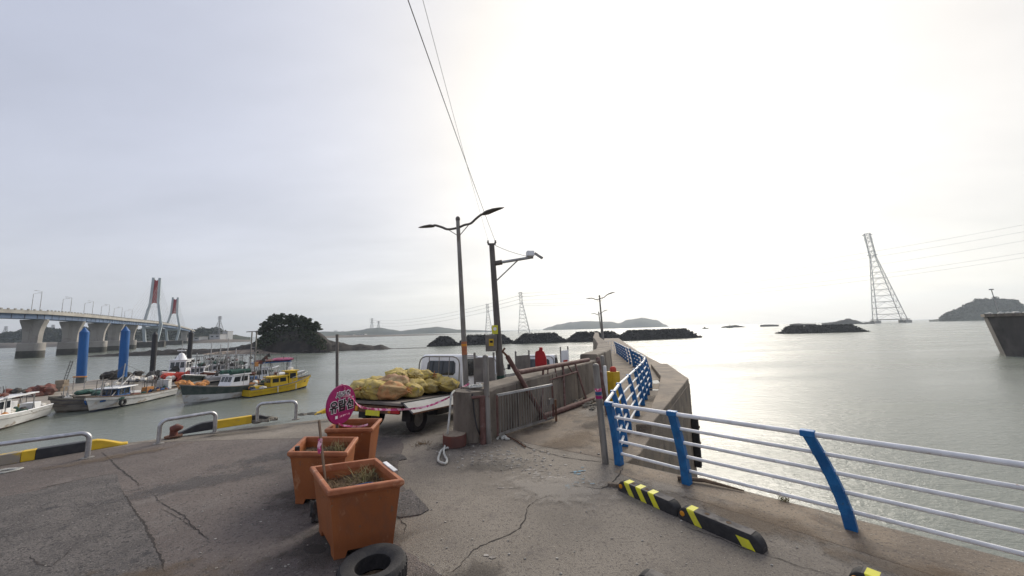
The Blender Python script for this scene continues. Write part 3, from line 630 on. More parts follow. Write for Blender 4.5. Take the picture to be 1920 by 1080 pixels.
part('parapet_posts', mb, 'bridge_slab', br, True, kind='stuff'); part('girder_stiffeners', mc, 'hull_navy', br, True, kind='stuff')
def pier(i, sc=1.0):
    p = ax[i]; d, n_ = perp(i); z1 = BZ+slope[i]-.25; zt = W+6.2
    wid = [(zt, 4.3), (zt+3, 4.35), (zt+5, 4.7), (zt+7, 5.4), (z1-1.0, 6.6), (z1, 6.9)]; mb = MB(); rings = []
    for z, h in wid:
        rings.append([p+n_*(-h*sc)+d*-1.1+Vector((0, 0, z)), p+n_*(h*sc)+d*-1.1+Vector((0, 0, z)), p+n_*(h*sc)+d*1.1+Vector((0, 0, z)), p+n_*(-h*sc)+d*1.1+Vector((0, 0, z))])
    o = part('pier', mb.loft(rings), 'concrete_grey', br, True)
    mb = MB()
    for off in (-.9, 0, .9): mb.bar(p+n_*off*sc+d*-1.12+Vector((0, 0, zt)), p+n_*off*sc+d*-1.12+Vector((0, 0, z1-1)), .22, .12)
    part('pier_rib', mb, 'concrete_grey', o, True)
    mb = MB()                      # round-ended footing with a dark tide band
    ring = lambda z, k: [p+n_*(math.cos(a)*2.4*sc*k+(4.2*sc if math.cos(a) > 0 else -4.2*sc))+d*math.sin(a)*2.1*k+Vector((0, 0, z)) for a in [j*2*math.pi/20+.05 for j in range(20)]]
    part('footing', MB().loft([ring(W+2.9, 1.1), ring(W+6.0, 1.1), ring(W+6.3, 1.0)]), 'concrete_grey', o, True); part('tide_band', MB().loft([ring(W-3, 1.13), ring(W+2.95, 1.12)]), 'concrete_wet', o, True)
    part('bearing_shelf', MB().box(p+Vector((0, 0, z1-.1)), (14.6*sc, 1.2, .35), math.atan2(n_.y, n_.x)), 'bridge_slab', o, True)
for i in (0, 1, 2, 3, 4, 5): pier(i, .58)
for i in (8, 9): pier(i, .6)
def pylon(i, top, name):
    p = ax[i]; d, n_ = perp(i); zd = BZ+slope[i]; mb = MB(); hw = 8.6
    o = None; pts = lambda s_: [(W+1, 3.2), (zd-3.2, 4.7), (zd+1.2, 5.1), (zd+(top-zd)*.50, 2.3), (top, 1.9)]
    legs = []
    for s_ in (-1, 1):
        rings = []
        for z, h in pts(s_):
            w_ = .85 if z < zd+2 else (.8 if z < top-.5 else .75); c = p+n_*h*s_+Vector((0, 0, z+(1.2 if (z == top) else 0)))
            rings.append([c+n_*-w_+d*-1.3, c+n_*w_+d*-1.3, c+n_*w_+d*1.3, c+n_*-w_+d*1.3])
        lg = part('pylon_leg', MB().loft(rings), 'pylon_paint', br, True); legs.append(lg)
    zl = zd+(top-zd)*.46
    part('pylon_panel', MB().add([p+n_*x+d*y+Vector((0, 0, z)) for y in (-.45, .45) for x, z in ((-2.0, zl), (-.9, zl+1.2), (.9, zl+1.2), (2.0, zl), (1.4, top), (0, top-1.2), (-1.4, top))],
         [[0, 1, 2, 3, 4, 5, 6], [13, 12, 11, 10, 9, 8, 7]]+[[k, (k+1) % 7, (k+1) % 7+7, k+7] for k in range(7)]), 'pylon_red', br, True)
    part('pylon_crossbeam', MB().box(p+Vector((0, 0, zd-1.2)), (9.4, 2.0, 1.6), math.atan2(n_.y, n_.x)), 'pylon_paint', br, True)
    mb = MB(); mb.box(p+Vector((0, 0, W+1.6)), (17, 7, 5.5), math.atan2(n_.y, n_.x)); part('pylon_base', mb, 'concrete_wet', br, True)
    for s_ in (-1, 1):
        for sd in (-1, 1):
            for k in range(6):
                f_ = (k+2)/7.5; L_ = 62*f_; q = p+d*L_*sd; zt = top-2-(5-k)*(top-zl)*.14
                mb = MB(); mb.tube([p+n_*s_*2.0+Vector((0, 0, zt)), q+n_*s_*3.9+Vector((0, 0, zd+2.6))], .055, 4); part('stay_cable', mb, 'cable', br, True)
T1 = A(284, 524, ax[6].y).z; T2 = A(324, 560, ax[7].y).z
pylon(6, T1, 'a'); pylon(7, T2, 'b')
def bridge_lamp(px, py0, py1, arm, idx, side):
    Y = {0: 157, 1: 179, 2: 203, 3: 228, 4: 252, 5: 276}[idx]; p = A(px, py0, Y); t = A(px, py1, Y)
    o = thing('street_lamp', f'{side} lamp of the {ORD[idx]} pair of slim lamps along the bridge, counted from the left', 'street lamp', p, group='street lamps on the bridge')
    h = t.z-p.z; mb = MB(); mb.tube([(0, 0, -2.5), (0, 0, h-.5), (.12*arm, 0, h)], [.13, .10, .08], 6); part('pole', mb, 'mast', o)
    mb = MB(); mb.tube([(.1*arm, 0, h-.05), (arm*2.6, 0, h+.35)], .06, 5); ar = part('arm', mb, 'mast', o)
    part('lamp_head', MB().box((arm*2.9, 0, h+.35), (.9, .3, .16)), 'mast', ar)
BL = [(59, 580, 551, 75, 578, 546), (116, 583, 561, 132, 583, 558), (157, 588, 568.5, 173, 587, 565), (189, 591, 574, 204, 590, 571.5), (213, 593, 578, 228, 592, 576.5), (233, 596, 583, 247, 595, 581)]
for k, (a, b, c_, d_, e, f_) in enumerate(BL): bridge_lamp(a, b, c_, 1, k, 'left'); bridge_lamp(d_, e, f_, -1, k, 'right')

# ------------------------------------------------------------------ transmission pylons and lines
def lattice(name, label, px, pyb, pyt, Y, wb, wt, levels, r_, shift=0.0, grp='transmission pylons over the water', arms=(), base=True, body='lattice', rz=0.0):
    p = A(px, pyb, Y); t = A(px, pyt, Y); h = t.z-p.z; o = thing(name, label, 'pylon', p, rz, group=grp); sx0, sy0 = shift*math.cos(-rz), shift*math.sin(-rz)
    def wd(f_): return wb+(wt-wb)*min(1, f_/.72) if f_ < .72 else wt
    def cn(f_, sx, sy): return Vector((sx0*f_+sx*wd(f_)/2, sy0*f_+sy*wd(f_)/2, h*f_))
    for sx in (-1, 1):
        for sy in (-1, 1): part('leg', MB().tube([cn(0, sx, sy), cn(.72, sx, sy), cn(1, sx, sy)], [r_*1.5, r_*1.2, r_], 5), body, o)
    mb = MB(); fs = [1-(1-i/levels)**1.15 for i in range(levels+1)]
    for i, f_ in enumerate(fs):
        C = [cn(f_, *s_) for s_ in ((-1, -1), (1, -1), (1, 1), (-1, 1))]
        if i:
            for k in range(4): mb.tube([C[k], C[(k+1) % 4]], r_*.7, 4)
            D = [cn(fs[i-1], *s_) for s_ in ((-1, -1), (1, -1), (1, 1), (-1, 1))]
            for k in range(4):
                m_ = C[k].lerp(C[(k+1) % 4], .5); mb.tube([D[k], m_], r_*.5, 4); mb.tube([D[(k+1) % 4], m_], r_*.5, 4)
    part('bracing', mb, body, o)
    for f_, w_ in arms:
        c = Vector((sx0*f_, sy0*f_, h*f_)); mb = MB()
        for s_ in (-1, 1): mb.tube([c+Vector((0, 0, h*.012)), c+Vector((s_*w_, 0, 0))], r_*.8, 4); mb.tube([c-Vector((0, 0, h*.008)), c+Vector((s_*w_, 0, 0))], r_*.8, 4)
        part('crossarm', mb, body, o)
    if base:
        mb = MB()
        for sx in (-1, 1):
            for sy in (-1, 1): mb.box((sx*wb/2, sy*wb/2, -h*.012), (wb*.2, wb*.2, h*.03))
        mb.box((0, 0, h*.012), (wb*1.12, wb*1.12, h*.01)); part('foundation', mb, 'concrete_grey', o)
    return o, p, h
B1 = lattice('lattice_pylon', 'huge lattice transmission pylon standing in the sea at the right', 1668, 601, 437, 720, 42, 8.5, 16, .46, shift=-20, arms=((.985, 8), (.93, 7), (.75, 8)), rz=R(-36))
B2 = lattice('lattice_pylon', 'taller of the two lattice pylons between the utility pole and far lamp', 983, 626, 548, 640, 21, 5, 12, .26, shift=-5, arms=((.98, 5), (.9, 5), (.74, 4)))
B3 = lattice('lattice_pylon', 'smaller lattice pylon just left of the utility pole', 917, 626, 570, 800, 16, 4.5, 12, .24, shift=-3, arms=((.98, 5), (.9, 5), (.74, 4)))
lattice('lattice_pylon', 'small lattice pylon on the shore between bridge and islet', 410, 628, 593, 560, 11, 2.2, 9, .22, arms=((.95, 4), (.86, 4)), base=False)
lattice('lattice_pylon', 'left of two tiny pylons on the hazy hill right of the islet', 697, 619, 597, 1500, 12, 5, 7, .38, arms=((.95, 12), (.8, 12), (.65, 11)), base=False)
lattice('lattice_pylon', 'right of two tiny pylons on the hazy hill right of the islet', 709.5, 617, 602, 1500, 9, 4, 6, .38, arms=((.95, 10), (.8, 10)), base=False)
lattice('lattice_pylon', 'faint pylon beyond the wooded hill at the far left edge', 9, 630, 612, 900, 9, 3, 6, .3, arms=((.95, 6), (.8, 6), (.65, 5)), base=False)
lattice('lattice_pylon', 'faint pylon seen between the first two bridge piers', 98, 624, 609, 900, 9, 3, 6, .3, arms=((.95, 6), (.8, 6), (.65, 5)), base=False)
def line(P, Q, sag, r_, label, m='wire_pale', n=24, grp='power lines between the pylons', name='power_line'):
    P, Q = Vector(P), Vector(Q); mb = MB()
    mb.tube([P.lerp(Q, i/n)-Vector((0, 0, 4*sag*(i/n)*(1-i/n))) for i in range(n+1)], r_, 4); return solo(name, mb, m, label, 'cable', tuple(P), group=grp)
for k, (y, yt, s_) in enumerate(((432, 551, 14), (446, 556, 14), (463, 563, 16), (488, 570, 16), (497, 573, 17))):
    line(A(2040, y-34, 420), A(980, yt, 640), s_, .11, f'{ORD[k]} from the top of the power lines sweeping down from the right edge')
top1 = Vector((B1[1].x-20, B1[1].y, B1[1].z+B1[2]*.98))
for k, dz in enumerate((0, -11)): line(top1+Vector((0, 0, dz)), A(979-k*2, 550+7*k, 640), 16, .11, ('upper' if k == 0 else 'lower')+' power line from the big pylon top to the middle pylon')
for k, (a, b) in enumerate(((553, 576), (560, 581), (568, 586))): line(A(978, a, 640), A(700, b+24, 1500), 18, .22, f'{ORD[k]} from the top of the power lines left of the utility pole')

# ------------------------------------------------------------------ mooring piles
def pile(px, pyt, pyb, Y, r_, m, label, cone, foul):
    t = A(px+(3 if cone else 1), pyt, Y); b = A(px-4, pyb, Y); o = thing('mooring_pile', label, 'pile', (b.x, b.y, W), group='mooring piles of the floating dock')
    ax_ = (t-Vector((b.x, b.y, W))); k = lambda f_: Vector((ax_.x*f_, ax_.y*f_, ax_.z*f_)); H_ = ax_.z
    part('shaft', MB().tube([k(foul), k(1-1.2*r_/H_*1.2)], r_, 18), m, o, smooth=True)
    part('cap', MB().tube([k(1-1.2*r_/H_*1.2), k(1)], [r_*1.02, r_*(.12 if cone else .3)], 18), m, o, smooth=30)
    part('tide_band', MB().tube([k(-.3), k(foul)], r_*1.01, 18), 'pile_foul', o, smooth=True)
pile(156, 614, 716, 52, .50, 'blue_pile', 'left blue pointed mooring pile on the floating dock', True, .16)
pile(233, 612, 712, 54, .50, 'blue_pile', 'right blue pointed mooring pile on the floating dock', True, .12)
pile(288.5, 622, 712, 56, .33, 'black_paint', 'left black pointed mooring pile behind the moored boats', True, .1)
pile(356, 619, 702, 62, .33, 'black_paint', 'right black pointed mooring pile behind the moored boats', True, .1)

# ------------------------------------------------------------------ floating dock and its gear
dz = W+.55
pd = [G(-40, 775, dz), G(60, 762, dz), G(150, 750, dz), G(250, 733, dz), G(340, 722, dz), G(420, 712, dz), G(440, 705, dz), G(330, 702, dz), G(240, 704, dz), G(150, 716, dz), G(70, 728, dz), G(-60, 746, dz)]
dk = thing('floating_dock', 'pale concrete floating dock behind the moored boats', 'dock', (pd[0].x, pd[0].y, W))
part('deck', MB().prism([(p.x, p.y) for p in pd], W-.5, dz), 'pontoon', dk, True, bevel=.05)
mb = MB()
for i in range(0, 6): mb.bar(pd[i]+Vector((0, 0, -.12)), pd[i+1]+Vector((0, 0, -.12)), .16, .2)
part('rubbing_strip', mb, 'rubber', dk, True)
def heap(px, py, w_, h, m, label, seed, n=9, sub=2, group=None, d=None, cat='heap'):
    c = G(px, py, dz); mb = MB(); random.seed(seed)
    for i in range(n): mb.blob((c.x+random.gauss(0, w_*.3), c.y+random.gauss(0, w_*.3), dz+random.uniform(.1, h*.6)), (w_*.28*random.uniform(.6, 1.2), w_*.28, h*.42*random.uniform(.6, 1.2)), seed+i, sub, .5, 2.5)
    return solo('net_heap', mb, m, label, cat, (c.x, c.y, dz), group=group or 'net heaps on the floating dock')
heap(322, 715, 2.8, 1.5, 'red_net', 'bright red net heap in front of the white wheelhouse boat', 1)
heap(300, 712, 2.6, 1.9, 'dark_net', 'dark net heap behind the red net on the floating dock', 2)
heap(65, 742, 2.0, 1.3, 'hull_red', 'rusty brown heap of gear behind the leftmost boat', 3)
heap(75, 738, 1.2, .9, 'dark_net', 'small brown net roll right of the rusty heap', 4, 5)
heap(93, 733, 1.6, .6, 'dark_net', 'low dark net bundle on the far edge of the dock', 5, 5)
heap(245, 708, 2.4, 1.1, 'dark_net', 'grey tangle of nets at the foot of the right blue pile', 6)
heap(208, 712, 2.4, 1.6, 'dark_net', 'tangle of grey gear left of the right blue pile', 7)
heap(352, 727, 2.0, 1.1, 'orange_net', 'orange net heap right of the long white boat', 8, 7)
heap(187, 737, 2.6, .8, 'green_net', 'dark green net spread on the dock above the grey boat', 9)
random.seed(77)
for i in range(26):
    px = random.uniform(240, 330); py = 719-(px-240)*.06+random.gauss(0, 2.2); c = G(px, py, dz)
    solo('buoy', MB().blob((c.x, c.y, dz+.28+random.random()*.35), (.32, .32, .36), i, 2, .12), 'buoy', 'pale foam buoy in the row along the floating dock', 'buoy', (c.x, c.y, dz), group='pale buoys on the floating dock', smooth=True)
c = G(115, 733, dz); t = thing('ladder_rack', 'slim steel ladder mast standing by the left blue pile', 'ladder', c)
tp = A(135, 676, c.y+.5)-c; mb = MB()
for s_ in (-.16, .16): part('rail', MB().tube([(s_, 0, 0), (tp.x+s_, tp.y, tp.z)], .035, 5), 'mast_dark', t)
for k in range(9): part('rung', MB().tube([(-.16+tp.x*k/9, tp.y*k/9, tp.z*k/9+.2), (.16+tp.x*k/9, tp.y*k/9, tp.z*k/9+.2)], .025, 4), 'mast_dark', t)
c = G(113, 733, dz); t = thing('crate_stack', 'stack of pale wooden crates on the dock left of the blue pile', 'crate', c)
for k in range(3): part('crate', MB().box((.05*k, 0, .22+.44*k), (1.0-.1*k, .8, .42), .2*k), 'wood_top', t)
c = G(147, 730, dz); t = thing('gear_stand', 'small orange-topped steel frame at the foot of the left blue pile', 'frame', c)
for sx in (-.7, .7): part('post', MB().tube([(sx, 0, 0), (sx, 0, 1.5)], .05, 6), 'mast', t)
part('top_bar', MB().box((0, 0, 1.55), (1.6, .2, .14)), 'orange_net', t)

# ------------------------------------------------------------------ boats
def hull_pts(L_, B, fb, rise, k, side, over=.5):
    """stations stern to bow; returns keel, chine, gunwale on one side"""
    x = -L_/2+L_*k; b = B/2*(1-.12*(1-k)**2 if k < .5 else (1-((k-.5)/.5)**2.4))
    b = max(b, .02); zs = fb+rise*max(0, (k-.25)/.75)**2; fl = max(0, (k-.55)/.45)
    keel = Vector((x-fl*over*.9, 0, -.45+.35*fl**3)); ch = Vector((x-fl*over*.55, side*b*(.86-.30*fl), .12+.12*fl)); gn = Vector((x+fl*over*.35, side*b, zs))
    return keel, ch, gn
def boat(name, label, pos, rz, L_=8, B=2.3, fb=.75, rise=.7, hull='hull_white', bottom='hull_red', rail='white_paint', group='fishing boats moored at the floating dock', bul=.28, upper=None):
    o = thing(name, label, 'boat', (pos[0], pos[1], W), rz, group); ks = [i/16 for i in range(17)]
    up = MB(); lo = MB(); rims = {}
    for s_ in (-1, 1):
        P = [hull_pts(L_, B, fb, rise, k, s_) for k in ks]; rims[s_] = [p[2] for p in P]
        for i in range(16):
            up.quad(P[i][1], P[i+1][1], P[i+1][2], P[i][2]); lo.quad(P[i][0], P[i+1][0], P[i+1][1], P[i][1])
            a, b = P[i][2], P[i+1][2]; q = lambda p: Vector((p.x, p.y-s_*.07, p.z)); dn = lambda p: Vector((p.x, p.y-s_*.09, p.z-bul)); up.quad(q(a), q(b), dn(b), dn(a))
    a, b = hull_pts(L_, B, fb, rise, 0, -1), hull_pts(L_, B, fb, rise, 0, 1)
    up.add([a[1], b[1], b[2], a[2]], [[0, 1, 2, 3]]); lo.add([a[0], b[1], a[1]], [[0, 1, 2]])
    h = part('hull', up, hull, o, smooth=35); part('hull_bottom', lo, bottom, o, smooth=35)
    dk_ = MB()
    for i in range(16):
        p, q, r_, s2 = rims[-1][i], rims[-1][i+1], rims[1][i+1], rims[1][i]; z = Vector((0, 0, bul)); dk_.quad(p-z, q-z, r_-z, s2-z)
    part('deck', dk_, 'deck_ply', o)
    for s_ in (-1, 1): part('gunwale', MB().tube([p+Vector((0, -s_*.035, .01)) for p in rims[s_]], .06, 6), rail, h, smooth=True)
    if upper:
        mb = MB()
        for s_ in (-1, 1):
            P = [hull_pts(L_, B, fb, rise, k, s_) for k in ks]
            for i in range(16): 
                u1 = P[i][1].lerp(P[i][2], .45)+Vector((0, s_*.012, 0)); u2 = P[i+1][1].lerp(P[i+1][2], .45)+Vector((0, s_*.012, 0)); mb.quad(u1, u2, P[i+1][2]+Vector((0, s_*.012, 0)), P[i][2]+Vector((0, s_*.012, 0)))
        part('upper_strake', mb, upper, h)
    return o
def cabin(o, x, y, z, sx, sy, sz, m, roofm=None, rake=.35, win=2, fwd=1, roofover=.15):
    """wheelhouse with a raked front on the +x side, framed windows on every wall"""
    mb = MB(); X0, X1 = x-sx/2, x+sx/2; f_ = fwd
    P = [(X0, y-sy/2, z), (X1, y-sy/2, z), (X1, y+sy/2, z), (X0, y+sy/2, z)]
    Q = [(X0+(rake if f_ < 0 else 0), y-sy/2+.06, z+sz), (X1-(rake if f_ > 0 else 0), y-sy/2+.06, z+sz), (X1-(rake if f_ > 0 else 0), y+sy/2-.06, z+sz), (X0+(rake if f_ < 0 else 0), y+sy/2-.06, z+sz)]
    mb.loft([[Vector(p) for p in P], [Vector(p) for p in Q]]); c = part('wheelhouse', mb, m, o, bevel=.03)
    part('roof', MB().box(((Q[0][0]+Q[1][0])/2, y, z+sz+.05), (Q[1][0]-Q[0][0]+2*roofover, sy+roofover, .1)), roofm or m, c, bevel=.03)
    def pane(a, b, u0, u1, v0, v1, out):
        A0, A1, B0, B1 = Vector(P[a]), Vector(Q[a]), Vector(P[b]), Vector(Q[b])
        g = lambda u, v: (A0.lerp(B0, u)).lerp(A1.lerp(B1, u), v); C_ = [g(u0, v0), g(u1, v0), g(u1, v1), g(u0, v1)]
        n_ = (C_[1]-C_[0]).cross(C_[3]-C_[0]).normalized(); n_ = n_ if n_.dot(out) > 0 else -n_
        part('window', MB().loft([[p-n_*.02 for p in C_], [p+n_*.015 for p in C_]]), 'glass_dark', c)
    for s_, (a, b) in ((-1, (0, 1)), (1, (3, 2))):
        for k in range(win): pane(a, b, .1+k*.86/win, .1+(k+.82)*.86/win, .52, .88, Vector((0, s_, 0)))
    for a, b, ox in ((1, 2, 1), (0, 3, -1)):
        for k in range(3): pane(a, b, .07+k*.3, .07+k*.3+.25, .54, .9, Vector((ox, 0, 0)))
    return c
def mast(o, pts, r_=.05, m='mast', name='mast'): return part(name, MB().tube(pts, r_, 6), m, o)
def boxes(o, L, parent=None):
    for (x, y, z, a, b, c_, m, nm) in L: part(nm, MB().box((x, y, z+c_/2), (a, b, c_), random.uniform(-.2, .2)), m, o, bevel=.02)
def tyre_mesh(R_, r_, c=(0, 0, 0), M=None, n=28):
    prof = [(R_-r_*1.35, -r_*.62), (R_-r_*.9, -r_*.95), (R_-r_*.25, -r_*.92), (R_-r_*.04, -r_*.62), (R_, -r_*.25), (R_, r_*.25), (R_-r_*.04, r_*.62), (R_-r_*.25, r_*.92), (R_-r_*.9, r_*.95), (R_-r_*1.35, r_*.62), (R_-r_*1.2, 0)]
    mb = MB(); m = M if M is not None else Matrix.Identity(3); c = Vector(c)
    rings = [[c+m @ Vector((rr*math.cos(2*math.pi*j/n), rr*math.sin(2*math.pi*j/n), z)) for j in range(n)] for rr, z in prof+prof[:1]]
    return mb.loft(rings, caps=False)
def gear(o, x0, x1, y, z, n, seed, mats=('dark_net', 'orange_net', 'buoy', 'blue_tarp', 'green_net'), s=.28):
    random.seed(seed)
    for i in range(n):
        m = random.choice(mats); part('gear_bundle', MB().blob((random.uniform(x0, x1), random.uniform(-y, y), z+.12), (s*random.uniform(.7, 1.5), s*random.uniform(.6, 1.2), s*random.uniform(.5, 1.2)), seed+i, 2, .5, 2.4), m, o)
def whiskers(o, x0, x1, y, z, n, seed, hmax=2.2):
    random.seed(seed)
    for i in range(n):
        x, yy = random.uniform(x0, x1), random.uniform(-y, y); h = random.uniform(.6, 1)*hmax
        mast(o, [(x, yy, z), (x+random.uniform(-.3, .3), yy+random.uniform(-.2, .2), z+h)], .022, random.choice(('mast', 'mast_dark')), 'antenna')
def place(p_stern, p_bow, half, L_=None):
    a, b = G(*p_stern, W), G(*p_bow, W); d = (b-a); rz = math.atan2(d.y, d.x); d.normalize(); f_ = Vector((-d.y, d.x, 0)); c = a.lerp(b, .5)
    if f_.dot(Vector((c.x, c.y, 0))) < 0: f_ = -f_
    c = c+f_*half; return (c.x, c.y), rz, (b-a).length
# leftmost white boat, stern towards the dock
pos, rz, L_ = place((92, 781), (-60, 826), 1.2)
b = boat('fishing_boat', 'white boat with flat awning and blue tank cut by the left edge', pos, rz, 9.2, 2.5, 1.0, .5, 'hull_white', 'hull_red')
cabin(b, .6, 0, .75, 1.7, 1.7, 1.5, 'white_paint', 'white_paint', .3)
part('awning', MB().box((-.9, 0, 2.35), (3.4, 2.2, .08)), 'white_paint', b)
for sx in (-2.4, .6):
    for sy in (-.95, .95): mast(b, [(sx, sy, .8), (sx, sy, 2.3)], .035, name='awning_post')
boxes(b, [(-.2, -.6, .75, 2.0, .9, .62, 'blue_tarp', 'tank'), (-2.0, -.5, .75, 1.1, .9, 1.0, 'white_paint', 'locker'), (-3.2, .4, .75, .9, .8, .7, 'white_paint', 'locker')])
part('rudder', MB().box((-4.75, 0, .2), (.16, .5, 1.5)), 'yellow_paint', b, bevel=.03); part('outboard', MB().box((-4.75, -.9, .4), (.4, .45, 1.6)), 'yellow_paint', b, bevel=.08)
mast(b, [(-3.0, -1.0, .9), (-1.6, -1.0, 2.2)], .04, name='davit'); whiskers(b, -1.5, 1.2, .7, 2.3, 6, 3, 1.2); part('radar', MB().lathe([(.05, 0), (.32, .05), (.32, .25), (.1, .35)], (.8, 0, 2.4), 12), 'white_paint', b, smooth=True)
gear(b, -2.6, 1, .8, 2.45, 8, 9, ('dark_net', 'hull_red', 'buoy'), .24); gear(b, -4.3, 2.4, .95, .9, 20, 10); whiskers(b, -4.2, 2, 1.0, .9, 12, 11, 1.6)
# grey weathered wooden boat
pos, rz, L_ = place((178, 768), (114, 774), .4)
b = boat('fishing_boat', 'weathered grey wooden boat lying empty against the floating dock', pos, rz, 3.9, 1.7, 1.15, .35, 'hull_grey', 'hull_grey', 'rope_dark')
part('engine_box', MB().box((1.0, 0, 1.0), (.9, .8, .5)), 'hull_grey', b, bevel=.04); mast(b, [(.8, .4, .9), (.8, .4, 2.4)], .03, name='post'); mast(b, [(.8, .4, 2.4), (1.05, .4, 2.4), (1.1, .4, 1.0)], .03, name='post')
gear(b, .6, 1.3, .4, 1.15, 6, 12, ('dark_net', 'buoy'), .25); whiskers(b, .6, 1.3, .4, 1.0, 6, 8, 1.0)
for z in (.55, .85): part('plank_line', MB().tube([hull_pts(3.9, 1.7, 1.15, .35, k/16, -1)[1].lerp(hull_pts(3.9, 1.7, 1.15, .35, k/16, -1)[2], z) + Vector((0, -.02, 0)) for k in range(17)], .02, 4), 'hull_navy', b); part('plank_line', MB().tube([hull_pts(3.9, 1.7, 1.15, .35, k/16, 1)[1].lerp(hull_pts(3.9, 1.7, 1.15, .35, k/16, 1)[2], z)+Vector((0, .02, 0)) for k in range(17)], .02, 4), 'hull_navy', b)
# long white boat, bow to the left
pos, rz, L_ = place((332, 741), (196, 773), 1.2)
b = boat('fishing_boat', 'long white boat with a tyre fender and a blue-white wheelhouse', pos, rz, max(9.5, L_), 2.4, .85, .65, 'hull_white', 'hull_navy', 'wood')
cabin(b, 2.0, 0, .65, 1.5, 1.5, 1.25, 'blue_tarp', 'white_paint', .2, roofover=.5)
part('awning', MB().box((-.2, 0, 2.25), (2.2, 1.8, .07), 0, Matrix.Rotation(R(-7), 3, 'Y')), 'hull_navy', b)
boxes(b, [(-.4, -.4, .6, 1.3, .8, .6, 'white_paint', 'locker'), (.5, .5, .6, .8, .6, .5, 'hull_red', 'locker'), (-1.9, 0, .6, .8, .6, .8, 'orange_net', 'net_drum'), (-4.0, .1, .6, .6, 1.1, 1.3, 'hull_white', 'stern_house')])
mast(b, [(1.4, 0, 1.8), (1.2, 0, 4.2)], .05); mast(b, [(3.4, -.6, 1.0), (.8, -.3, 3.0)], .045, name='boom'); mast(b, [(3.4, .6, 1.0), (.8, .3, 3.0)], .045, name='boom')
whiskers(b, -3.8, 3.9, .9, .9, 30, 21, 2.3); mast(b, [(1.2, 0, 4.1), (-4.2, 0, 1.6)], .014, 'mast_dark', 'stay'); mast(b, [(1.2, 0, 4.1), (4.4, 0, 1.6)], .014, 'mast_dark', 'stay'); gear(b, -2.8, 3.6, .5, 2.2, 8, 24, ('dark_net', 'buoy', 'hull_red'), .2); gear(b, -3.8, 4.2, .85, .8, 34, 22, ('dark_net', 'blue_tarp', 'buoy', 'hull_red', 'orange_net', 'green_net', 'white_paint'), .24)
yy = -1.2 if True else 0
for sx, sy in ((2.6, -1), (2.6, 1)): part('tyre_fender', tyre_mesh(.34, .12, (sx, sy*1.16, .55), Matrix.Rotation(R(90), 3, 'X'), 16), 'rubber', b, smooth=True)
# green and white boat in the middle, bow towards the quay
pos, rz, L_ = place((486, 739), (404, 754), 1.4)
b = boat('fishing_boat', 'white boat with dark green bow and ladder mast in the middle of the moored row', pos, rz, 9.0, 3.1, 1.15, .9, 'hull_white', 'hull_white', 'hull_grey', upper='hull_green', bul=.2)
cabin(b, -.3, 0, .95, 2.2, 1.9, 1.45, 'white_paint', 'white_paint', .5, 2)
part('net_roll', MB().tube([(-1.6, -.9, 2.75), (.5, -.9, 2.75)], .22, 10), 'green_net', b); part('net_roll', MB().tube([(-1.6, .6, 2.75), (.5, .6, 2.75)], .25, 10), 'green_net', b)
for s_ in (-.38, .38): mast(b, [(-2.3, s_, .9), (-2.3, s_, 7.2)], .07, 'galvanised')
for k in range(7): part('mast_rung', MB().tube([(-2.3, -.38, 1.6+k*.62), (-2.3, .38, 1.6+k*.62)], .035, 5), 'mast', b)
part('mast_yard', MB().tube([(-2.3, -1.3, 7.15), (-2.3, 1.3, 7.2)], .05, 5), 'mast_dark', b); mast(b, [(-2.3, .38, 5.4), (-3.9, 1.2, 3.0)], .02, 'mast_dark', 'stay'); mast(b, [(-2.3, -.38, 6), (2.6, 0, 1.9)], .015, 'mast_dark', 'stay')
boxes(b, [(-2.9, -.9, .95, 1.0, .9, .9, 'blue_tarp', 'tank'), (-2.4, .5, 3.1, .3, .3, .5, 'orange_net', 'lantern'), (2.3, 0, 1.1, 1.2, .9, .3, 'deck_ply', 'hatch')])
for k in range(4): part('flag', MB().add([(-2.4-.3*k, .5, 3.4+.25*k), (-2.9-.3*k, .9, 3.3+.25*k), (-2.8-.3*k, .8, 3.8+.25*k)], [[0, 1, 2], [2, 1, 0]][:1]), 'dark_net' if k % 2 else 'hull_red', b)
gear(b, -3.9, -1.6, 1.1, 1.15, 22, 31); gear(b, -2.6, -1.9, .7, 2.2, 9, 35, ('dark_net', 'hull_red', 'buoy'), .22); gear(b, 2.6, 3.9, .4, 1.5, 4, 32, ('orange_net', 'dark_net')); whiskers(b, -4, -.6, 1.1, 1.2, 24, 33, 2.6)
# yellow boat, bow to the right
pos, rz, L_ = place((492, 743), (572, 729.5), 1.0)
b = boat('fishing_boat', 'bright yellow boat with small wheelhouse at the right end of the row', pos, rz, 7.2, 2.1, .8, .75, 'hull_yellow', 'hull_navy', 'hull_grey')
cabin(b, 1.2, 0, .6, 1.1, 1.3, 1.7, 'hull_yellow', 'hull_yellow', .1, 1); cabin(b, -.4, 0, .6, 2.0, 1.3, 1.25, 'hull_yellow', 'hull_yellow', .1, 2)
part('life_raft', MB().tube([(-.4, -.2, 2.1), (.3, -.2, 2.1)], .2, 12), 'white_paint', b, smooth=True); boxes(b, [(1.2, 0, 2.45, .4, .4, .3, 'white_paint', 'light_box'), (-2.6, 0, .6, .9, .9, .5, 'hull_yellow', 'locker'), (2.5, 0, .8, .8, .8, .35, 'hull_navy', 'hatch')])
for s_ in (-1, 1):
    P = [hull_pts(7.2, 2.1, .8, .75, k, s_)[2] for k in (.62, .72, .82, .92)]; part('bow_rail', MB().tube([p+Vector((0, -s_*.1, .6)) for p in P], .025, 5), 'mast', b)
    for p in P: mast(b, [p+Vector((0, -s_*.1, 0)), p+Vector((0, -s_*.1, .6))], .02, name='rail_post')
whiskers(b, -2, 1.4, .5, 1.8, 7, 41, 1.3); gear(b, -3.2, -2.0, .7, .75, 7, 42)
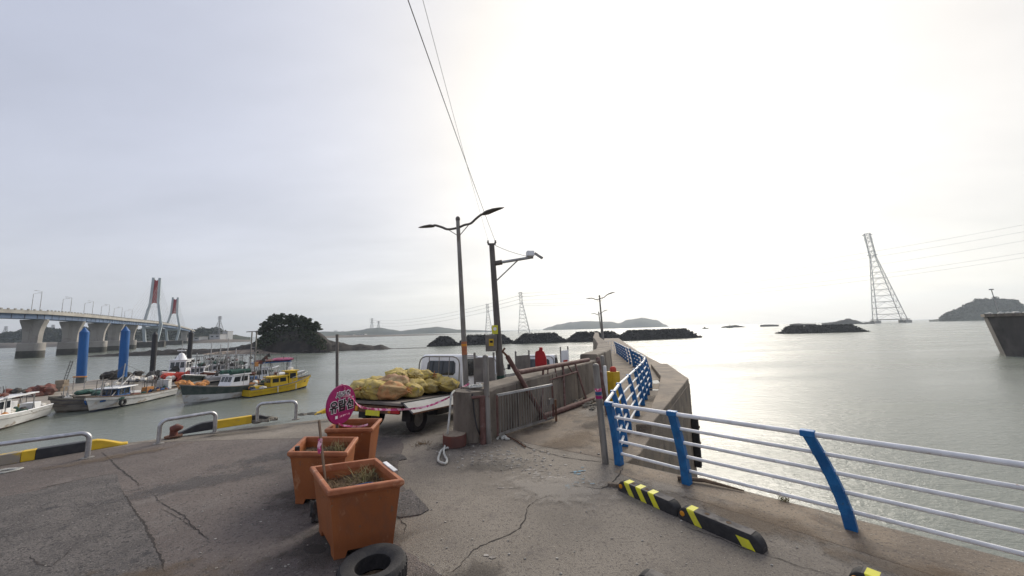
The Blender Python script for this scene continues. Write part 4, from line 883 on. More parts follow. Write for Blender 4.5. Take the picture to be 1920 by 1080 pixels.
for k in (-.9, 1.2): part('rope_fender', MB().tube([(k, -1.13, .85), (k, -1.15, .2)], .05, 6), 'rope_white', b); 
# boat with blue awning and pink tarpaulin behind the yellow one
v = G(500, 727, W); b = boat('fishing_boat', 'boat with blue awning and pink tarpaulin behind the yellow boat', (v.x-2.0, v.y+3), R(40), 8.5, 2.5, .9, .6, 'hull_white', 'hull_red')
part('awning', MB().box((.3, 0, 3.0), (4.6, 2.3, .1)), 'blue_tarp', b); part('tarpaulin', MB().blob((1.6, .1, 3.25), (1.5, 1.1, .28), 5, 2, .3), 'pink_tarp', b); part('tarpaulin', MB().blob((-.2, .1, 3.2), (1.4, .9, .24), 6, 2, .3), 'hull_red', b)
for sx in (-1.8, .3, 2.3):
    for sy in (-1, 1): mast(b, [(sx, sy, .7), (sx, sy, 3.0)], .05, name='awning_post')
cabin(b, -.6, 0, .65, 1.6, 1.5, 1.6, 'white_paint'); boxes(b, [(2.5, -.5, .65, .35, .9, 2.2, 'white_paint', 'panel'), (1.1, 0, .65, .8, .8, .9, 'hull_red', 'drum')]); gear(b, -3.6, 3.4, .95, .85, 34, 51, ('dark_net', 'dark_net', 'blue_tarp', 'buoy', 'hull_red', 'green_net')); whiskers(b, -3.4, 3.4, .9, 1.4, 24, 52, 2.9)
# white wheelhouse boat behind the red net
v = G(337, 716, W); b = boat('fishing_boat', 'white boat with tall wheelhouse and radar behind the red net heap', (v.x-1, v.y+1), R(-70), 9.5, 2.9, 1.0, .9, 'hull_white', 'hull_navy')
cabin(b, 0, 0, .8, 2.2, 2.1, 2.4, 'white_paint', 'white_paint', .25, 2); part('radar_base', MB().lathe([(.75, 0), (.5, .5), (.3, .9), (.1, 1.0)], (0, 0, 3.3), 12), 'white_paint', b, smooth=30); mast(b, [(0, 0, 4.2), (0, 0, 5.8)], .05); boxes(b, [(0, 0, 4.6, .2, 1.1, .14, 'white_paint', 'radar_bar'), (-.5, -.7, 3.35, .4, .4, .35, 'mast_dark', 'horn'), (-2.6, 0, .9, 1.4, 1.4, .9, 'hull_red', 'hatch')]); whiskers(b, -1, 1, .8, 3.2, 7, 61, 1.3)
mast(b, [(-4, 1.0, 2.6), (.8, 1.3, 2.6)], .06, name='boom')
# more boats crowded behind, seen as masts and gear
for k, (px, py, rz, lb, hm) in enumerate(((372, 722, -65, 'dark cluttered boat between the red net heap and the green-bowed boat', 'hull_green'), (446, 722, -58, 'low white boat with tangled rigging right behind the ladder mast', 'hull_white'), (415, 706, -55, 'farthest boat in the cluster, only its masts showing', 'hull_navy'), (398, 716, -60, 'dark red boat crowded behind the green-bowed boat, left one', 'hull_red'), (428, 713, -50, 'boat with many masts crowded behind the green-bowed boat', 'hull_green'), (462, 716, 50, 'white boat glimpsed between the ladder mast and the blue awning', 'hull_white'))):
    v = G(px, py, W); b = boat('fishing_boat', lb, (v.x-2, v.y+2), R(rz), 9, 2.6, 1.0, .7, hm, 'hull_navy'); cabin(b, -.5, 0, .8, 1.9, 1.7, 1.5, 'white_paint' if k != 1 else 'hull_white')
    mast(b, [(.8, 0, .8), (.8, 0, 4.4+k*.5)], .06); mast(b, [(-1.8, 0, .8), (-1.8, 0, 3.8)], .05); part('mast_yard', MB().tube([(.8, -.8, 3.9), (.8, .8, 3.9)], .035, 5), 'mast_dark', b); gear(b, -3.8, 3.4, 1, 1.0, 24, 71+k, ('dark_net', 'dark_net', 'orange_net', 'buoy', 'green_net', 'hull_red')); whiskers(b, -3.5, 3.4, 1.0, 1.0, 26, 81+k, 3.2); mast(b, [(.8, 0, 4.2), (-3.6, 0, 1.3)], .014, 'mast_dark', 'stay'); mast(b, [(.8, 0, 4.2), (4, 0, 1.6)], .014, 'mast_dark', 'stay'); gear(b, -1.2, .4, .6, 2.5, 4, 91+k, ('dark_net', 'green_net'), .3)
    gear(b, .5, 1.1, .3, 3.2, 2, 95+k, ('dark_net', 'hull_red'), .2)
for k, (px, py, lb) in enumerate(((1368, 613.5, 'tiny dark fishing boat near the low rocks on the horizon'), (1322, 613, 'tiny boat alone on the horizon right of the hill'))):
    v = A(px, py, 560); o = thing('distant_boat', lb, 'boat', (v.x, v.y, W)); part('hull', MB().loft([[Vector((-4, -1, -.5)), Vector((4, -1, -.5)), Vector((4, 1, -.5)), Vector((-4, 1, -.5))], [Vector((-4.4, -1.2, 1.1)), Vector((5.4, -1.2, 1.5)), Vector((5.4, 1.2, 1.5)), Vector((-4.4, 1.2, 1.1))]]), 'hull_green', o); part('wheelhouse', MB().box((-1, 0, 2), (2, 1.6, 2)), 'hull_grey', o); part('mast', MB().tube([(0, 0, 2.5), (0, 0, 6)], .12, 5), 'mast_dark', o)
def resample(P, step):
    o = [Vector(P[0])]; 
    for a, b in zip(P, P[1:]):
        a, b = Vector(a), Vector(b); k = max(1, round((b-a).length/step))
        for j in range(1, k+1): o.append(a.lerp(b, j/k))
    return [(p.x, p.y) for p in o]
def smooth_path(P, k=5):
    o = []
    for i in range(len(P)-1):
        p0, p1, p2, p3 = P[max(i-1, 0)], P[i], P[i+1], P[min(i+2, len(P)-1)]
        for j in range(k): t = j/k; o.append(.5*((2*p1)+(p2-p0)*t+(2*p0-5*p1+4*p2-p3)*t*t+(3*p1-p0-3*p2+p3)*t**3))
    return o+[P[-1]]
# ------------------------------------------------------------------ concrete parapet wall between slipway and pier
def offset(P, w_):
    o = []
    for i, p in enumerate(P):
        a = Vector(P[max(i-1, 0)]); b = Vector(P[min(i+1, len(P)-1)]); d = (b-a).normalized(); o.append((p[0]-d.y*w_, p[1]+d.x*w_))
    return o
def wall_run(P, h, thick, name, label, batter=.06, m='concrete_wall', cope=True):
    o = thing(name, label, 'wall', (P[0][0], P[0][1], 0)); mb = MB(); rings = []; c0 = offset(P, -batter); c1 = offset(P, thick+batter); t0 = P; t1 = offset(P, thick)
    P = resample(P, .22) if len(P) > 2 else P; c0 = offset(P, -batter); c1 = offset(P, thick+batter); t0 = P; t1 = offset(P, thick); random.seed(len(P))
    for i in range(len(P)):
        j = lambda s_: random.uniform(-s_, s_); ch = .035+max(0, random.gauss(0, .012)); hz_ = h+j(.008); a, b = Vector((*t0[i], 0)), Vector((*t1[i], 0)); cc = (b-a).normalized()
        rings.append([Vector((c0[i][0], c0[i][1], -2)), Vector((c1[i][0], c1[i][1], -2)), b+Vector((0, 0, hz_-ch)), b-cc*ch+Vector((0, 0, hz_)), a+cc*(ch+j(.01))+Vector((0, 0, hz_+j(.005))), a+cc*j(.006)+Vector((0, 0, hz_-ch))])
    part('wall', mb.loft(rings), m, o, True, smooth=25)
    k = 0
    for i in range(6, len(P)-2, 9):                                # open joints between the cast lengths
        a, b = Vector((*t0[i], 0)), Vector((*c0[i], 0)); nn = (b-a).normalized(); lo_ = a.lerp(b, 1-(2/(2+h)))+nn*.003; part('joint', MB().bar(Vector((lo_.x, lo_.y, 0)), a+nn*.004+Vector((0, 0, h-.03)), .018, .01, up=tuple(nn)), 'crack', o, True)
    return o
near = [(-.62, 7.98), (-.30, 8.45), (.75, 10.0), (1.6, 11.4), (2.5, 12.9), (3.35, 14.5)]
w1 = wall_run(near, 1.10, .78, 'parapet_wall', 'stained concrete parapet wall behind the leaning gate and pipes')
w2 = wall_run([(3.40, 14.52), (4.2, 16.2), (4.9, 18), (6.4, 24), (8.3, 33), (9.7, 40), (18.0, 75)], 1.32, .72, 'parapet_wall', 'taller concrete parapet wall running out along the pier', .16)
# rounded block at the near end of the wall and rusty stiffener pipe
mb = MB(); mb.lathe([(.40, -.2), (.40, 1.0), (.38, 1.07)], (-1.0, 8.22, 0), 20); part('end_block', mb, 'concrete_wall', w1, True, smooth=40)
mb = MB(); mb.tube([(-.70, 7.84, 0), (-.70, 7.84, .98)], .07, 10); mb.tube([(-.93, 7.8, .97), (-.55, 7.84, .98)], .03, 6); part('rusty_pipe', mb, 'rust_pipe', w1, True, smooth=True)

# ------------------------------------------------------------------ steel bar gate folded back against the wall
hp = Vector((-.40, 8.10, 0)); fp = Vector((1.0, 9.60, 0)); d = (fp-hp).normalized()
gt = thing('bar_gate', 'weathered steel bar gate standing open along the parapet wall', 'gate', tuple(hp))
up = Vector((0, 0, 1)); h1 = .95
part('top_bar', MB().bar(hp+up*h1, fp+up*(h1-.03), .045, .05), 'steel', gt, True); part('bottom_bar', MB().bar(hp+up*.10, fp+up*.08, .045, .05), 'galvanised', gt, True)
for q in (hp, fp): part('stile', MB().bar(q+up*.08, q+up*h1, .045, .045), 'rust_pipe', gt, True)
for k in range(1, 23):
    q = hp.lerp(fp, k/23); part('bar', MB().tube([q+up*.1, q+up*(h1-.02)], .011, 6), 'galvanised', gt, True)
q = fp-d*.1; part('latch', MB().box(q+up*.5, (.16, .08, .14), math.atan2(d.y, d.x)), 'galvanised', gt, True)
mb = MB(); mb.bar(fp+Vector((.06, -.1, 0)), fp+Vector((.06, -.1, .55)), .05, .05); part('drop_bolt', mb, 'rust', gt, True)
def round_post(px, pyt, base, r_, m, label, name='steel_post', cat='post', cap=True, sticker=False, grp=None):
    t = A(px, pyt, base[1]); o = thing(name, label, cat, (base[0], base[1], 0), group=grp); h = t.z; sx = t.x-base[0]
    part('shaft', MB().tube([(0, 0, 0), (sx, 0, h)], r_, 14), m, o, smooth=True)
    if cap: part('cap', MB().blob((sx, 0, h), (r_*1.06, r_*1.06, r_*.8), 1, 2, 0), m, o, smooth=True)
    if sticker:
        for k, (f_, mm) in enumerate(((.66, 'magenta'), (.70, 'blue_tarp'), (.735, 'tape_pink'))): part('sticker', MB().tube([(sx*f_, 0, h*f_), (sx*(f_+.03), 0, h*(f_+.03))], r_*1.03, 14), mm, o, smooth=True)
    return o
round_post(910, 669, (-.585, 7.86), .062, 'galvanised', 'tall grey gate post at the near end of the parapet wall')
round_post(1117, 686, (1.58, 6.58), .058, 'galvanised', 'tall steel gate post with a sticker next to the blue railing corner', sticker=True)
round_post(1121, 672, (2.56, 10.1), .055, 'rust_pipe', 'dark rusty post with domed top behind the stickered post')
round_post(1129, 669, (2.85, 11.2), .06, 'galvanised', 'grey post with domed top beside the yellow box')
pv = A(1131, 680, 10.9); solo('white_pipe', MB().tube([(2.72, 10.75, 0), (pv.x, 10.75, 1.25)], .05, 10), 'pier_white', 'short white plastic pipe standing between rusty post and yellow box', 'pipe', smooth=True)
# yellow cabinet with red lamp
yb = thing('yellow_cabinet', 'narrow yellow cabinet with a red cap by the pier wall', 'cabinet', (3.12, 11.4, 0), R(35))
part('body', MB().box((0, 0, .5), (.32, .30, 1.0)), 'yellow_paint', yb, bevel=.015); part('cap', MB().lathe([(.10, 1.0), (.10, 1.10), (.06, 1.15)], (0, -.02, 0), 12), 'red_net', yb, smooth=40); part('door', MB().box((0, -.152, .5), (.26, .012, .86)), 'yellow_paint', yb, bevel=.004)

# ------------------------------------------------------------------ rusty pipe frame leaning on the wall
fr = thing('pipe_frame', 'rusty red pipe frame leaning against the parapet wall', 'pipe frame', (1.6, 10.8, 0))
b0, b1 = G(1012, 783, .07), G(1112, 748, .07); t0, t1 = Vector((.10, 9.25, 1.30)), Vector((2.75, 13.2, 1.22))
part('pipe', MB().tube([b0, b1], .075, 12), 'rust_pipe', fr, True, smooth=True); part('pipe', MB().tube([t0, t1], .07, 12), 'rust_pipe', fr, True, smooth=True)
q0 = A(951, 668, 8.95); part('pipe', MB().tube([q0, G(1022, 787, .08)], .06, 12), 'rust_pipe', fr, True, smooth=True)
for f_, e_ in ((.28, .02), (.55, .42), (.74, .86)):
    a = t0.lerp(t1, f_); b = b0.lerp(b1, e_); part('strut', MB().tube([a, b], .032, 8), 'rust_pipe', fr, True, smooth=True)
a, b = t0.lerp(t1, .28).lerp(b0.lerp(b1, .02), .3), t0.lerp(t1, .74).lerp(b0.lerp(b1, .86), .25); part('cross_pipe', MB().tube([a, b], .028, 8), 'rust_pipe', fr, True, smooth=True)
for k in range(4):
    f_ = .34+k*.09; e = t0.lerp(t1, f_); part('short_strut', MB().tube([e, a.lerp(b, .12+k*.24)], .02, 6), 'rust_pipe', fr, True, smooth=True)
q1 = A(944, 668, 8.9); part('hook', MB().tube([q0, q0+(q1-q0)*1.2+Vector((0, 0, .12)), q0+(q1-q0)*.6+Vector((0, 0, .2))], .03, 8), 'rust', fr, True, smooth=True)
random.seed(3); mb = MB()
for i in range(26):
    p = G(1105+random.gauss(0, 14), 757+random.gauss(0, 4)); mb.blob((p.x, p.y, .04), (.12*random.random()+.04, .08, .05), i, 1, .5)
solo('debris_pile', mb, 'rope_dark', 'small heap of rubble at the far foot of the pipe frame', 'debris', kind='stuff')

# ------------------------------------------------------------------ boards standing behind the wall
def board(px0, px1, pyt, pyb, Y, m, label, name='notice_board', posts=True, pm='galvanised', sk=0.0, ph=0.12):
    a, b = A(px0, (pyt+pyb)/2, Y), A(px1, (pyt+pyb)/2, Y+sk); zt, zb = A((px0+px1)/2, pyt, Y).z, A((px0+px1)/2, pyb, Y).z; d = (b-a); d.z = 0; w_ = d.length; c = a.lerp(b, .5)
    o = thing(name, label, 'board', (c.x, c.y, zq(c.x, c.y)), math.atan2(d.y, d.x)); z0 = zq(c.x, c.y)
    part('panel', MB().box((0, 0, (zt+zb)/2-z0), (w_, .03, zt-zb)), m, o, bevel=.006)
    if posts:
        for s_ in (-1, 1):
            part('post', MB().tube([(s_*w_/2, .02, -.05), (s_*w_/2, .02, zt-z0+ph)], .028, 8), pm, o, smooth=True); part('post_cap', MB().blob((s_*w_/2, .02, zt-z0+ph), (.036, .036, .04), 1, 1, 0), pm, o)
    return o
mat('board_grey', (.20, .18, .155), .8, col2=(.15, .135, .118), scale=3, stain=[((.11, .09, .075), 3, .58, .76)])
bd = board(890, 926, 671, 716, 9.75, 'board_grey', 'grey metal board with two posts behind the grey gate post')
board(968, 993, 667, 694, 11.6, 'board_grey', 'plain grey board right of the utility pole', sk=.4)
bn = board(1052, 1066, 657, 680, 14.6, 'white_paint', 'small notice board with a red headline by the far truck', sk=.3)
part('headline', MB().box((0, -.02, 1.62-zq(0, 14.6)*0), (.26, .006, .07)), 'red_net', bn)
for k in range(6): part('text_line', MB().box((0, -.02, 1.52-.05*k), (.24, .006, .014)), 'print_black', bn)
# red bottle-shaped rescue board
p0 = A(1014, 674, 12.1); rb = thing('red_board', 'red bottle-shaped board standing above the pipes on the wall', 'board', (p0.x, p0.y, 1.1), R(-10))
zt = A(1012, 651, 12.1).z; zb = A(1012, 694, 12.1).z-.1; P = [(-.20, 0), (.22, 0), (.21, .52), (.13, .72), (.08, .74), (.08, .86), (-.04, .86), (-.05, .76), (-.19, .72), (-.21, .6)]
sc = (zt-zb)/.86; mb = MB(); V = [Vector((x*sc*.9, y, zb-1.1+z*sc)) for y in (-.07, .07) for x, z in P]; n_ = len(P)
mb.add(V, [list(range(n_)), list(range(2*n_-1, n_-1, -1))]+[[k, (k+1) % n_, (k+1) % n_+n_, k+n_] for k in range(n_)]); mat('red_paint', (.42, .012, .016), .5, col2=(.33, .01, .014), scale=4)
part('body', mb, 'red_paint', rb, bevel=.02)

# ------------------------------------------------------------------ railings
def rail_section(posts, inward, name, label, post_m, rail_m, h=1.05, lean=.17, rr=.024, along=None, skip=(), lat=.09, dep=.12, grp='blue and white railings'):
    o = thing(name, label, 'railing', (posts[0][0], posts[0][1], 0), group=grp); prof = lambda z: lean*max(0, z/h)**1.7
    al = lambda i, z: (along[i]*(z/h)**1.45 if along else 0.0)
    n_ = len(posts); zs = [0, .18, .36, .54, .72, .90, 1.0, h]; T = {}
    for i, p in enumerate(posts):
        a = Vector(posts[max(i-1, 0)]); b = Vector(posts[min(i+1, n_-1)]); d = (b-a).normalized(); iw = Vector((-d.y, d.x))*inward; T[i] = (Vector(p), d, iw)
        if i in skip: continue
        rings = []
        for z in zs:
            c = Vector(p)+iw*prof(z)+d*al(i, z); w2 = dep/2*(1.15-.3*z/h); k = [(-lat/2, -w2), (lat/2, -w2), (lat/2, w2), (-lat/2, w2)]
            rings.append([Vector((c.x+d.x*u+iw.x*v, c.y+d.y*u+iw.y*v, z)) for u, v in k])
        po = part('post', MB().loft(rings), post_m, o, True, bevel=.008)
        for z in (.2, .41, .62, .83): # collars where the rails pass
            c = Vector(p)+iw*prof(z)+d*al(i, z); part('collar', MB().box((c.x, c.y, z), (lat*1.05, dep*.86, .05), math.atan2(d.y, d.x)), post_m, po, True, bevel=.006)
        c = Vector(p)+iw*prof(h)+d*al(i, h); part('cap', MB().box((c.x, c.y, h+.005), (lat*1.25, .11, .075), math.atan2(d.y, d.x)), post_m, po, True, bevel=.01)
    for z, r_ in ((.2, rr), (.41, rr), (.62, rr), (.83, rr), (h, rr*1.3)):
        for i in range(n_-1):
            e = []
            for j in (i, i+1):
                p, d, iw = T[j]; c = p+iw*prof(z)+d*al(j, z); e.append(Vector((c.x, c.y, z)))
            part('rail', MB().tube(e, r_, 10), rail_m, o, True, smooth=True)
    return o
rail_section([(1.80, 6.50), (2.59, 5.68), (3.87, 4.40), (5.15, 3.12), (6.43, 1.84), (7.7, .57)], -1, 'railing', 'near railing with blue curved posts and pale rails along the quay edge', 'blue_paint', 'white_rail', along=[-.03, -.08, -.28, -.28, -.28, -.28], lat=.115)
pts = [(1.80, 6.5), (2.6, 8.41), (3.29, 9.84), (3.9, 11.11), (4.69, 12.77), (5.3, 14.1), (5.85, 15.5), (6.2, 17.0), (6.5, 18.4), (6.85, 20.2)]
rail_section(resample(pts, 1.1), 1, 'railing', 'blue railing with white rails curving out along the pier', 'blue_paint', 'pier_white', skip=(0,))
rail_section(resample([(7.2, 21.6), (7.75, 24.5), (8.6, 28.5), (9.4, 32.5)], 1.3), 1, 'railing', 'farthest blue railing section at the outer end of the pier', 'blue_paint', 'pier_white')
round_post(1198, 664, (7.05, 20.9), .09, 'concrete_wall', 'square grey post in the gap between the two pier railings', cap=False)
fg = thing('white_gate', 'small white gate closing the far end of the pier walkway', 'gate', (8.9, 33.5, 0))
for k in range(5): part('bar', MB().tube([(-.5+.26*k, 0, 0), (-.5+.26*k, 0, 1.1)], .022, 6), 'pier_white', fg)
for z in (.2, .65, 1.1): part('rail', MB().tube([(-.5, 0, z), (.54, 0, z)], .025, 6), 'pier_white', fg)

# ------------------------------------------------------------------ lamp posts and utility pole
def lamp_post(px_b, px_t, pyt, Y, AS, label, r_=.065, band=True, zb=0.0):
    t = A(px_t, pyt, Y); b = A(px_b, 800, Y); base = Vector((b.x, Y, zb)); o = thing('lamp_post', label, 'street lamp', tuple(base), group='double-armed lamp posts')
    k = lambda z: base.lerp(t, (z-zb)/(t.z-zb)); part('pole', MB().tube([base, k((t.z+zb)/2), t], [r_*1.12, r_, r_*.8], 14), 'galvanised', o, True, smooth=True)
    part('base_collar', MB().tube([base, k(zb+.35)], r_*1.6, 12), 'galvanised', o, True, smooth=True)
    part('finial', MB().blob(t+Vector((0, 0, .05)), (r_, r_, r_*1.25), 1, 2, 0), 'pole_dark', o, True, smooth=True)
    if band:
        for za, zb2, m in ((1.78, 2.12, 'terracotta_rim'), (2.0, 2.06, 'reflector')): part('reflective_band', MB().tube([k(za), k(zb2)], r_*(1.13 if m == 'reflector' else 1.1), 14), m, o, True, smooth=True)
    s = AS; tx, tyy = px_t, pyt; hub = A(tx+1.5*s, tyy+13*s, Y)
    for side, pts, head, br in ((-1, [(-18, 16), (-30, 12), (-42, 8.5), (-47, 9.5)], [(-44, 10), (-52, 10), (-64, 11.5), (-74, 13)], (-20, 15.5)), (1, [(12, 8), (24, 5), (33, -3), (43, -11), (50, -13)], [(46, -12), (57, -16), (70, -21), (87, -25)], (22, 5.5))):
        dY = lambda x: -side*.004*abs(x)*s*Y/9.35
        Q = [hub]+[A(tx+x*s, tyy+y*s, Y+dY(x)) for x, y in pts]; ar = part('arm', MB().tube(smooth_path(Q, 4), r_*.5, 8), 'pole_dark', o, True, smooth=True)
        part('brace', MB().tube([A(tx+2*s, tyy+29*s, Y), A(tx+br[0]*s, tyy+br[1]*s, Y+dY(br[0]))], r_*.17, 6), 'pole_dark', ar, True, smooth=True)
        Hp = [A(tx+x*s, tyy+y*s, Y+dY(x)) for x, y in head]; L_ = (Hp[-1]-Hp[0]).length; u = (Hp[-1]-Hp[0]).normalized(); sd_ = Vector((-u.y, u.x, 0)).normalized(); w_ = u.cross(sd_)*-1; w_ = w_ if w_.z > 0 else -w_; rings = []
        for f_, hw, ht in ((0, .4, .5), (.1, .7, .8), (.3, 1, 1), (.6, .9, .8), (.85, .55, .5), (1, .12, .12)):
            g_ = f_*3; i_ = min(2, int(g_)); c = Hp[i_].lerp(Hp[i_+1], g_-i_); hw *= L_*.17; ht *= L_*.10; rings.append([c+sd_*math.cos(a_)*hw+w_*math.sin(a_)*ht*(1 if math.sin(a_) > 0 else .8) for a_ in [j*math.pi/5 for j in range(10)]])
        part('lamp_head', MB().loft(rings), 'pole_dark', ar, True, smooth=50)
lamp_post(878, 858.5, 414, 9.35, 1.0, 'tall double-armed lamp post nearest the camera, behind the flatbed truck', zb=-.06)
lamp_post(1141, 1124, 556, 34, 0.35, 'double-armed lamp post in the middle distance on the pier wall', .085, False, 0)
lamp_post(1139, 1122.5, 586, 64, 0.2, 'farthest double-armed lamp post at the end of the pier', .10, False, 0)
up_ = thing('utility_pole', 'dark utility pole with a camera arm and yellow signs', 'utility pole', (-.36, 10.3, -.12))
b_ = Vector((-.33, 10.3, -.12)); t_ = A(922, 459, 10.3); kk = lambda py: b_.lerp(t_, max(0, min(1, (A(930, py, 10.3).z-b_.z)/(t_.z-b_.z))))
part('pole', MB().tube([b_, b_.lerp(t_, .5), t_], [.115, .098, .08], 14), 'pole_dark', up_, True, smooth=True)
part('green_band', MB().tube([kk(716), kk(704)], .117, 14), 'green_net', up_, True, smooth=True)
mb = MB(); mb.bar(t_+Vector((-.12, 0, .02)), t_+Vector((.12, 0, .02)), .05, .05); part('top_bracket', mb, 'pole_dark', up_, True)
for sx in (-.11, .11): part('insulator', MB().lathe([(.02, 0), (.035, .03), (.02, .06), (.03, .09)], t_+Vector((sx, 0, .04)), 8), 'pole_dark', up_, True, smooth=True)
a_, c_ = A(927, 494, 10.3), A(1000, 482, 10.1); part('arm_collar', MB().tube([a_, a_.lerp(c_, .2)], .075, 12), 'pole_dark', up_, True, smooth=True); arm = part('camera_arm', MB().tube([a_, c_], .042, 10), 'mast', up_, True, smooth=True)
part('arm_brace', MB().tube([kk(530), A(970, 489, 10.2)], .02, 6), 'mast', arm, True, smooth=True)
part('camera_housing', MB().box(A(994, 476, 10.1), (.22, .22, .17), .2), 'white_paint', arm, True, bevel=.03); 
q = A(1010, 480, 10.0); part('camera', MB().bar(A(1003, 475, 10.05), A(1017, 484, 9.95), .08, .08), 'mast', arm, True, bevel=.01)
bx = A(923, 643, 10.15); bo = part('meter_box', MB().box((bx.x-.03, 10.13, bx.z), (.32, .2, .46), .1), 'board_grey', up_, True, bevel=.015); part('warning_sticker', MB().box((bx.x-.02, 10.02, bx.z+.02), (.13, .006, .2), .1), 'yellow_paint', bo, True); part('sticker_mark', MB().box((bx.x-.02, 10.014, bx.z+.04), (.09, .006, .06), .1), 'print_black', bo, True)
bx = A(928, 618, 10.15); bo = part('yellow_sign', MB().box((bx.x, 10.15, bx.z), (.17, .02, .25), .05), 'stripe_yellow', up_, True); part('sign_mark', MB().lathe([(.05, 0), (.05, .006)], (bx.x, 10.136, bx.z+.02), 12, Matrix.Rotation(R(90), 3, 'X')), 'print_white', bo, True)
line(t_+Vector((.1, 0, .12)), t_+(A(760, 0, 3.2)-t_)*1.9, .12, .0052, 'darker overhead cable rising from the utility pole over the quay', 'wire', 30, 'overhead cables from the utility pole', 'overhead_cable')
line(t_+Vector((-.1, 0, .12)), t_+(A(808, 0, 3.2)-t_)*1.9, .2, .0024, 'thinner overhead cable beside it, rising from the utility pole', 'wire', 30, 'overhead cables from the utility pole', 'overhead_cable')
line(t_+Vector((.1, 0, -.02)), A(986, 480, 10.1), .03, .006, 'short cable from the pole top to the camera arm', 'wire', 8, 'overhead cables from the utility pole', 'overhead_cable')

# ------------------------------------------------------------------ hoops, kerbs, bollard and ropes on the left quay edge
def hoop(a, b, h, label):
    a, b = Vector((*a, 0)), Vector((*b, 0)); o = thing('hoop_barrier', label, 'barrier', tuple(a), group='steel hoop barriers on the quay edge'); d = (b-a).normalized(); r_ = .13; P = [a]
    for k in range(7): t = k/6*math.pi/2; P.append(a+d*(r_-r_*math.cos(t))+Vector((0, 0, h-r_+r_*math.sin(t))))
    for k in range(7): t = k/6*math.pi/2; P.append(b-d*(r_-r_*math.sin(t-0)*0-r_*math.sin(t)*1)*1 if False else b-d*(r_-r_*math.sin(t))+Vector((0, 0, h-r_+r_*math.cos(t))))
    P.append(b); part('hoop', MB().tube(P, .042, 12), 'steel', o, True, smooth=True)
    for q in (a, b): part('foot_plate', MB().lathe([(.10, .0), (.10, .022), (.06, .03)], q, 14), 'galvanised', o, True)
hoop((-9.85, 6.7), (-8.80, 7.55), .52, 'steel hoop barrier nearest the left edge, beside the yellow kerb')
hoop((-8.2, 8.41), (-7.61, 9.24), .52, 'middle steel hoop barrier, between bollard and yellow kerb')
hoop((-7.2, 10.15), (-6.3, 10.45), .52, 'farthest steel hoop barrier, above the rope heap')
def kerb(pts, segs, h, w_, label, t0=True, t1=True):
    """a run of painted kerb along pts (two points), segs = [(end fraction, material)], tapered ends"""
    a, b = Vector((*pts[0], 0)), Vector((*pts[1], 0)); d = (b-a).normalized(); n_ = Vector((-d.y, d.x, 0)); L_ = (b-a).length; o = thing('kerb', label, 'kerb', tuple(a), group='painted kerbs along the quay edge'); f0 = 0
    def hh(f_): 
        e0 = min(1, f_*L_/.45) if t0 else 1; e1 = min(1, (1-f_)*L_/.45) if t1 else 1; return max(.03, h*min(e0, e1))
    for f1, m in segs:
        rings = []; k = 6
        for j in range(k+1):
            f_ = f0+(f1-f0)*j/k-(.0015 if j == k else 0); c = a+d*L_*f_; H_ = hh(f_); rings.append([c-n_*w_/2, c+n_*w_/2, c+n_*w_*.4+Vector((0, 0, H_)), c-n_*w_*.4+Vector((0, 0, H_))])
        part('painted_block', MB().loft(rings), m, o, True, bevel=.012); f0 = f1
kerb(((-10.6, 6.95), (-9.05, 8.55)), [(.22, 'yellow_paint'), (.34, 'kerb_worn'), (.42, 'yellow_paint'), (.74, 'black_paint'), (1, 'yellow_paint')], .2, .22, 'yellow and black kerb beside the nearest hoop barrier', False)
kerb(((-8.55, 9.18), (-6.95, 10.62)), [(.36, 'black_paint'), (.72, 'yellow_paint'), (1, 'black_paint')], .2, .22, 'black and yellow kerb between the middle and far hoop')
kerb(((-6.1, 11.0), (-5.2, 11.9)), [(1, 'yellow_paint')], .16, .22, 'yellow kerb behind the pink round sign', True, False)
bo = thing('mooring_bollard', 'short rusty mooring bollard with a bent head on the quay edge', 'bollard', (-8.42, 9.0, 0))
part('stem', MB().tube([(0, 0, 0), (0, 0, .13), (.015, 0, .17)], [.08, .075, .085], 14), 'hull_red', bo, smooth=True); part('head', MB().tube([(-.04, -.02, .17), (.06, .02, .21), (.16, .05, .20)], [.085, .095, .04], 12), 'hull_red', bo, smooth=True); part('base_plate', MB().lathe([(.17, 0), (.17, .03)], (0, 0, 0), 16), 'rust', bo)
def coil(px, py, w_, d_, n, r_, m, label, seed, name='rope_heap', h=.14, z=0.0, grp=None):
    c = G(px, py, z); random.seed(seed); P = []
    for i in range(n): a = i*.9+random.uniform(-.3, .3); q = random.uniform(.35, 1); P.append(Vector((c.x+w_*q*math.cos(a), c.y+d_*q*math.sin(a), z+r_+h*(1-q)*random.uniform(.3, 1)+h*.1*random.random())))
    Q = []
    for i in range(len(P)-1):
        for k in range(3): Q.append(P[i].lerp(P[i+1], k/3))
    mb = MB(); mb.tube(Q, r_, 6); return solo(name, mb, m, label, 'rope', (c.x, c.y, z), smooth=True, group=grp)
coil(492, 790, .42, .32, 46, .022, 'rope_dark', 'tangled heap of dark rope at the foot of the far hoop', 1); coil(566, 779, .2, .12, 20, .018, 'rope_dark', 'small dark rope scrap nearest the far hoop', 2, 'rope_scrap', .04); coil(586, 777, .28, .1, 24, .018, 'rope_dark', 'small dark rope scrap beside the yellow kerb end', 3, 'rope_scrap', .04)
coil(8, 886, .32, .2, 16, .014, 'rope_white', 'thin pale rope loop at the left edge of the quay', 4, 'rope_loop', .03)
coil(893, 727, .2, .16, 26, .02, 'rope_white', 'coil of pale rope on top of the parapet wall end', 5, 'rope_coil', .1, 1.1)
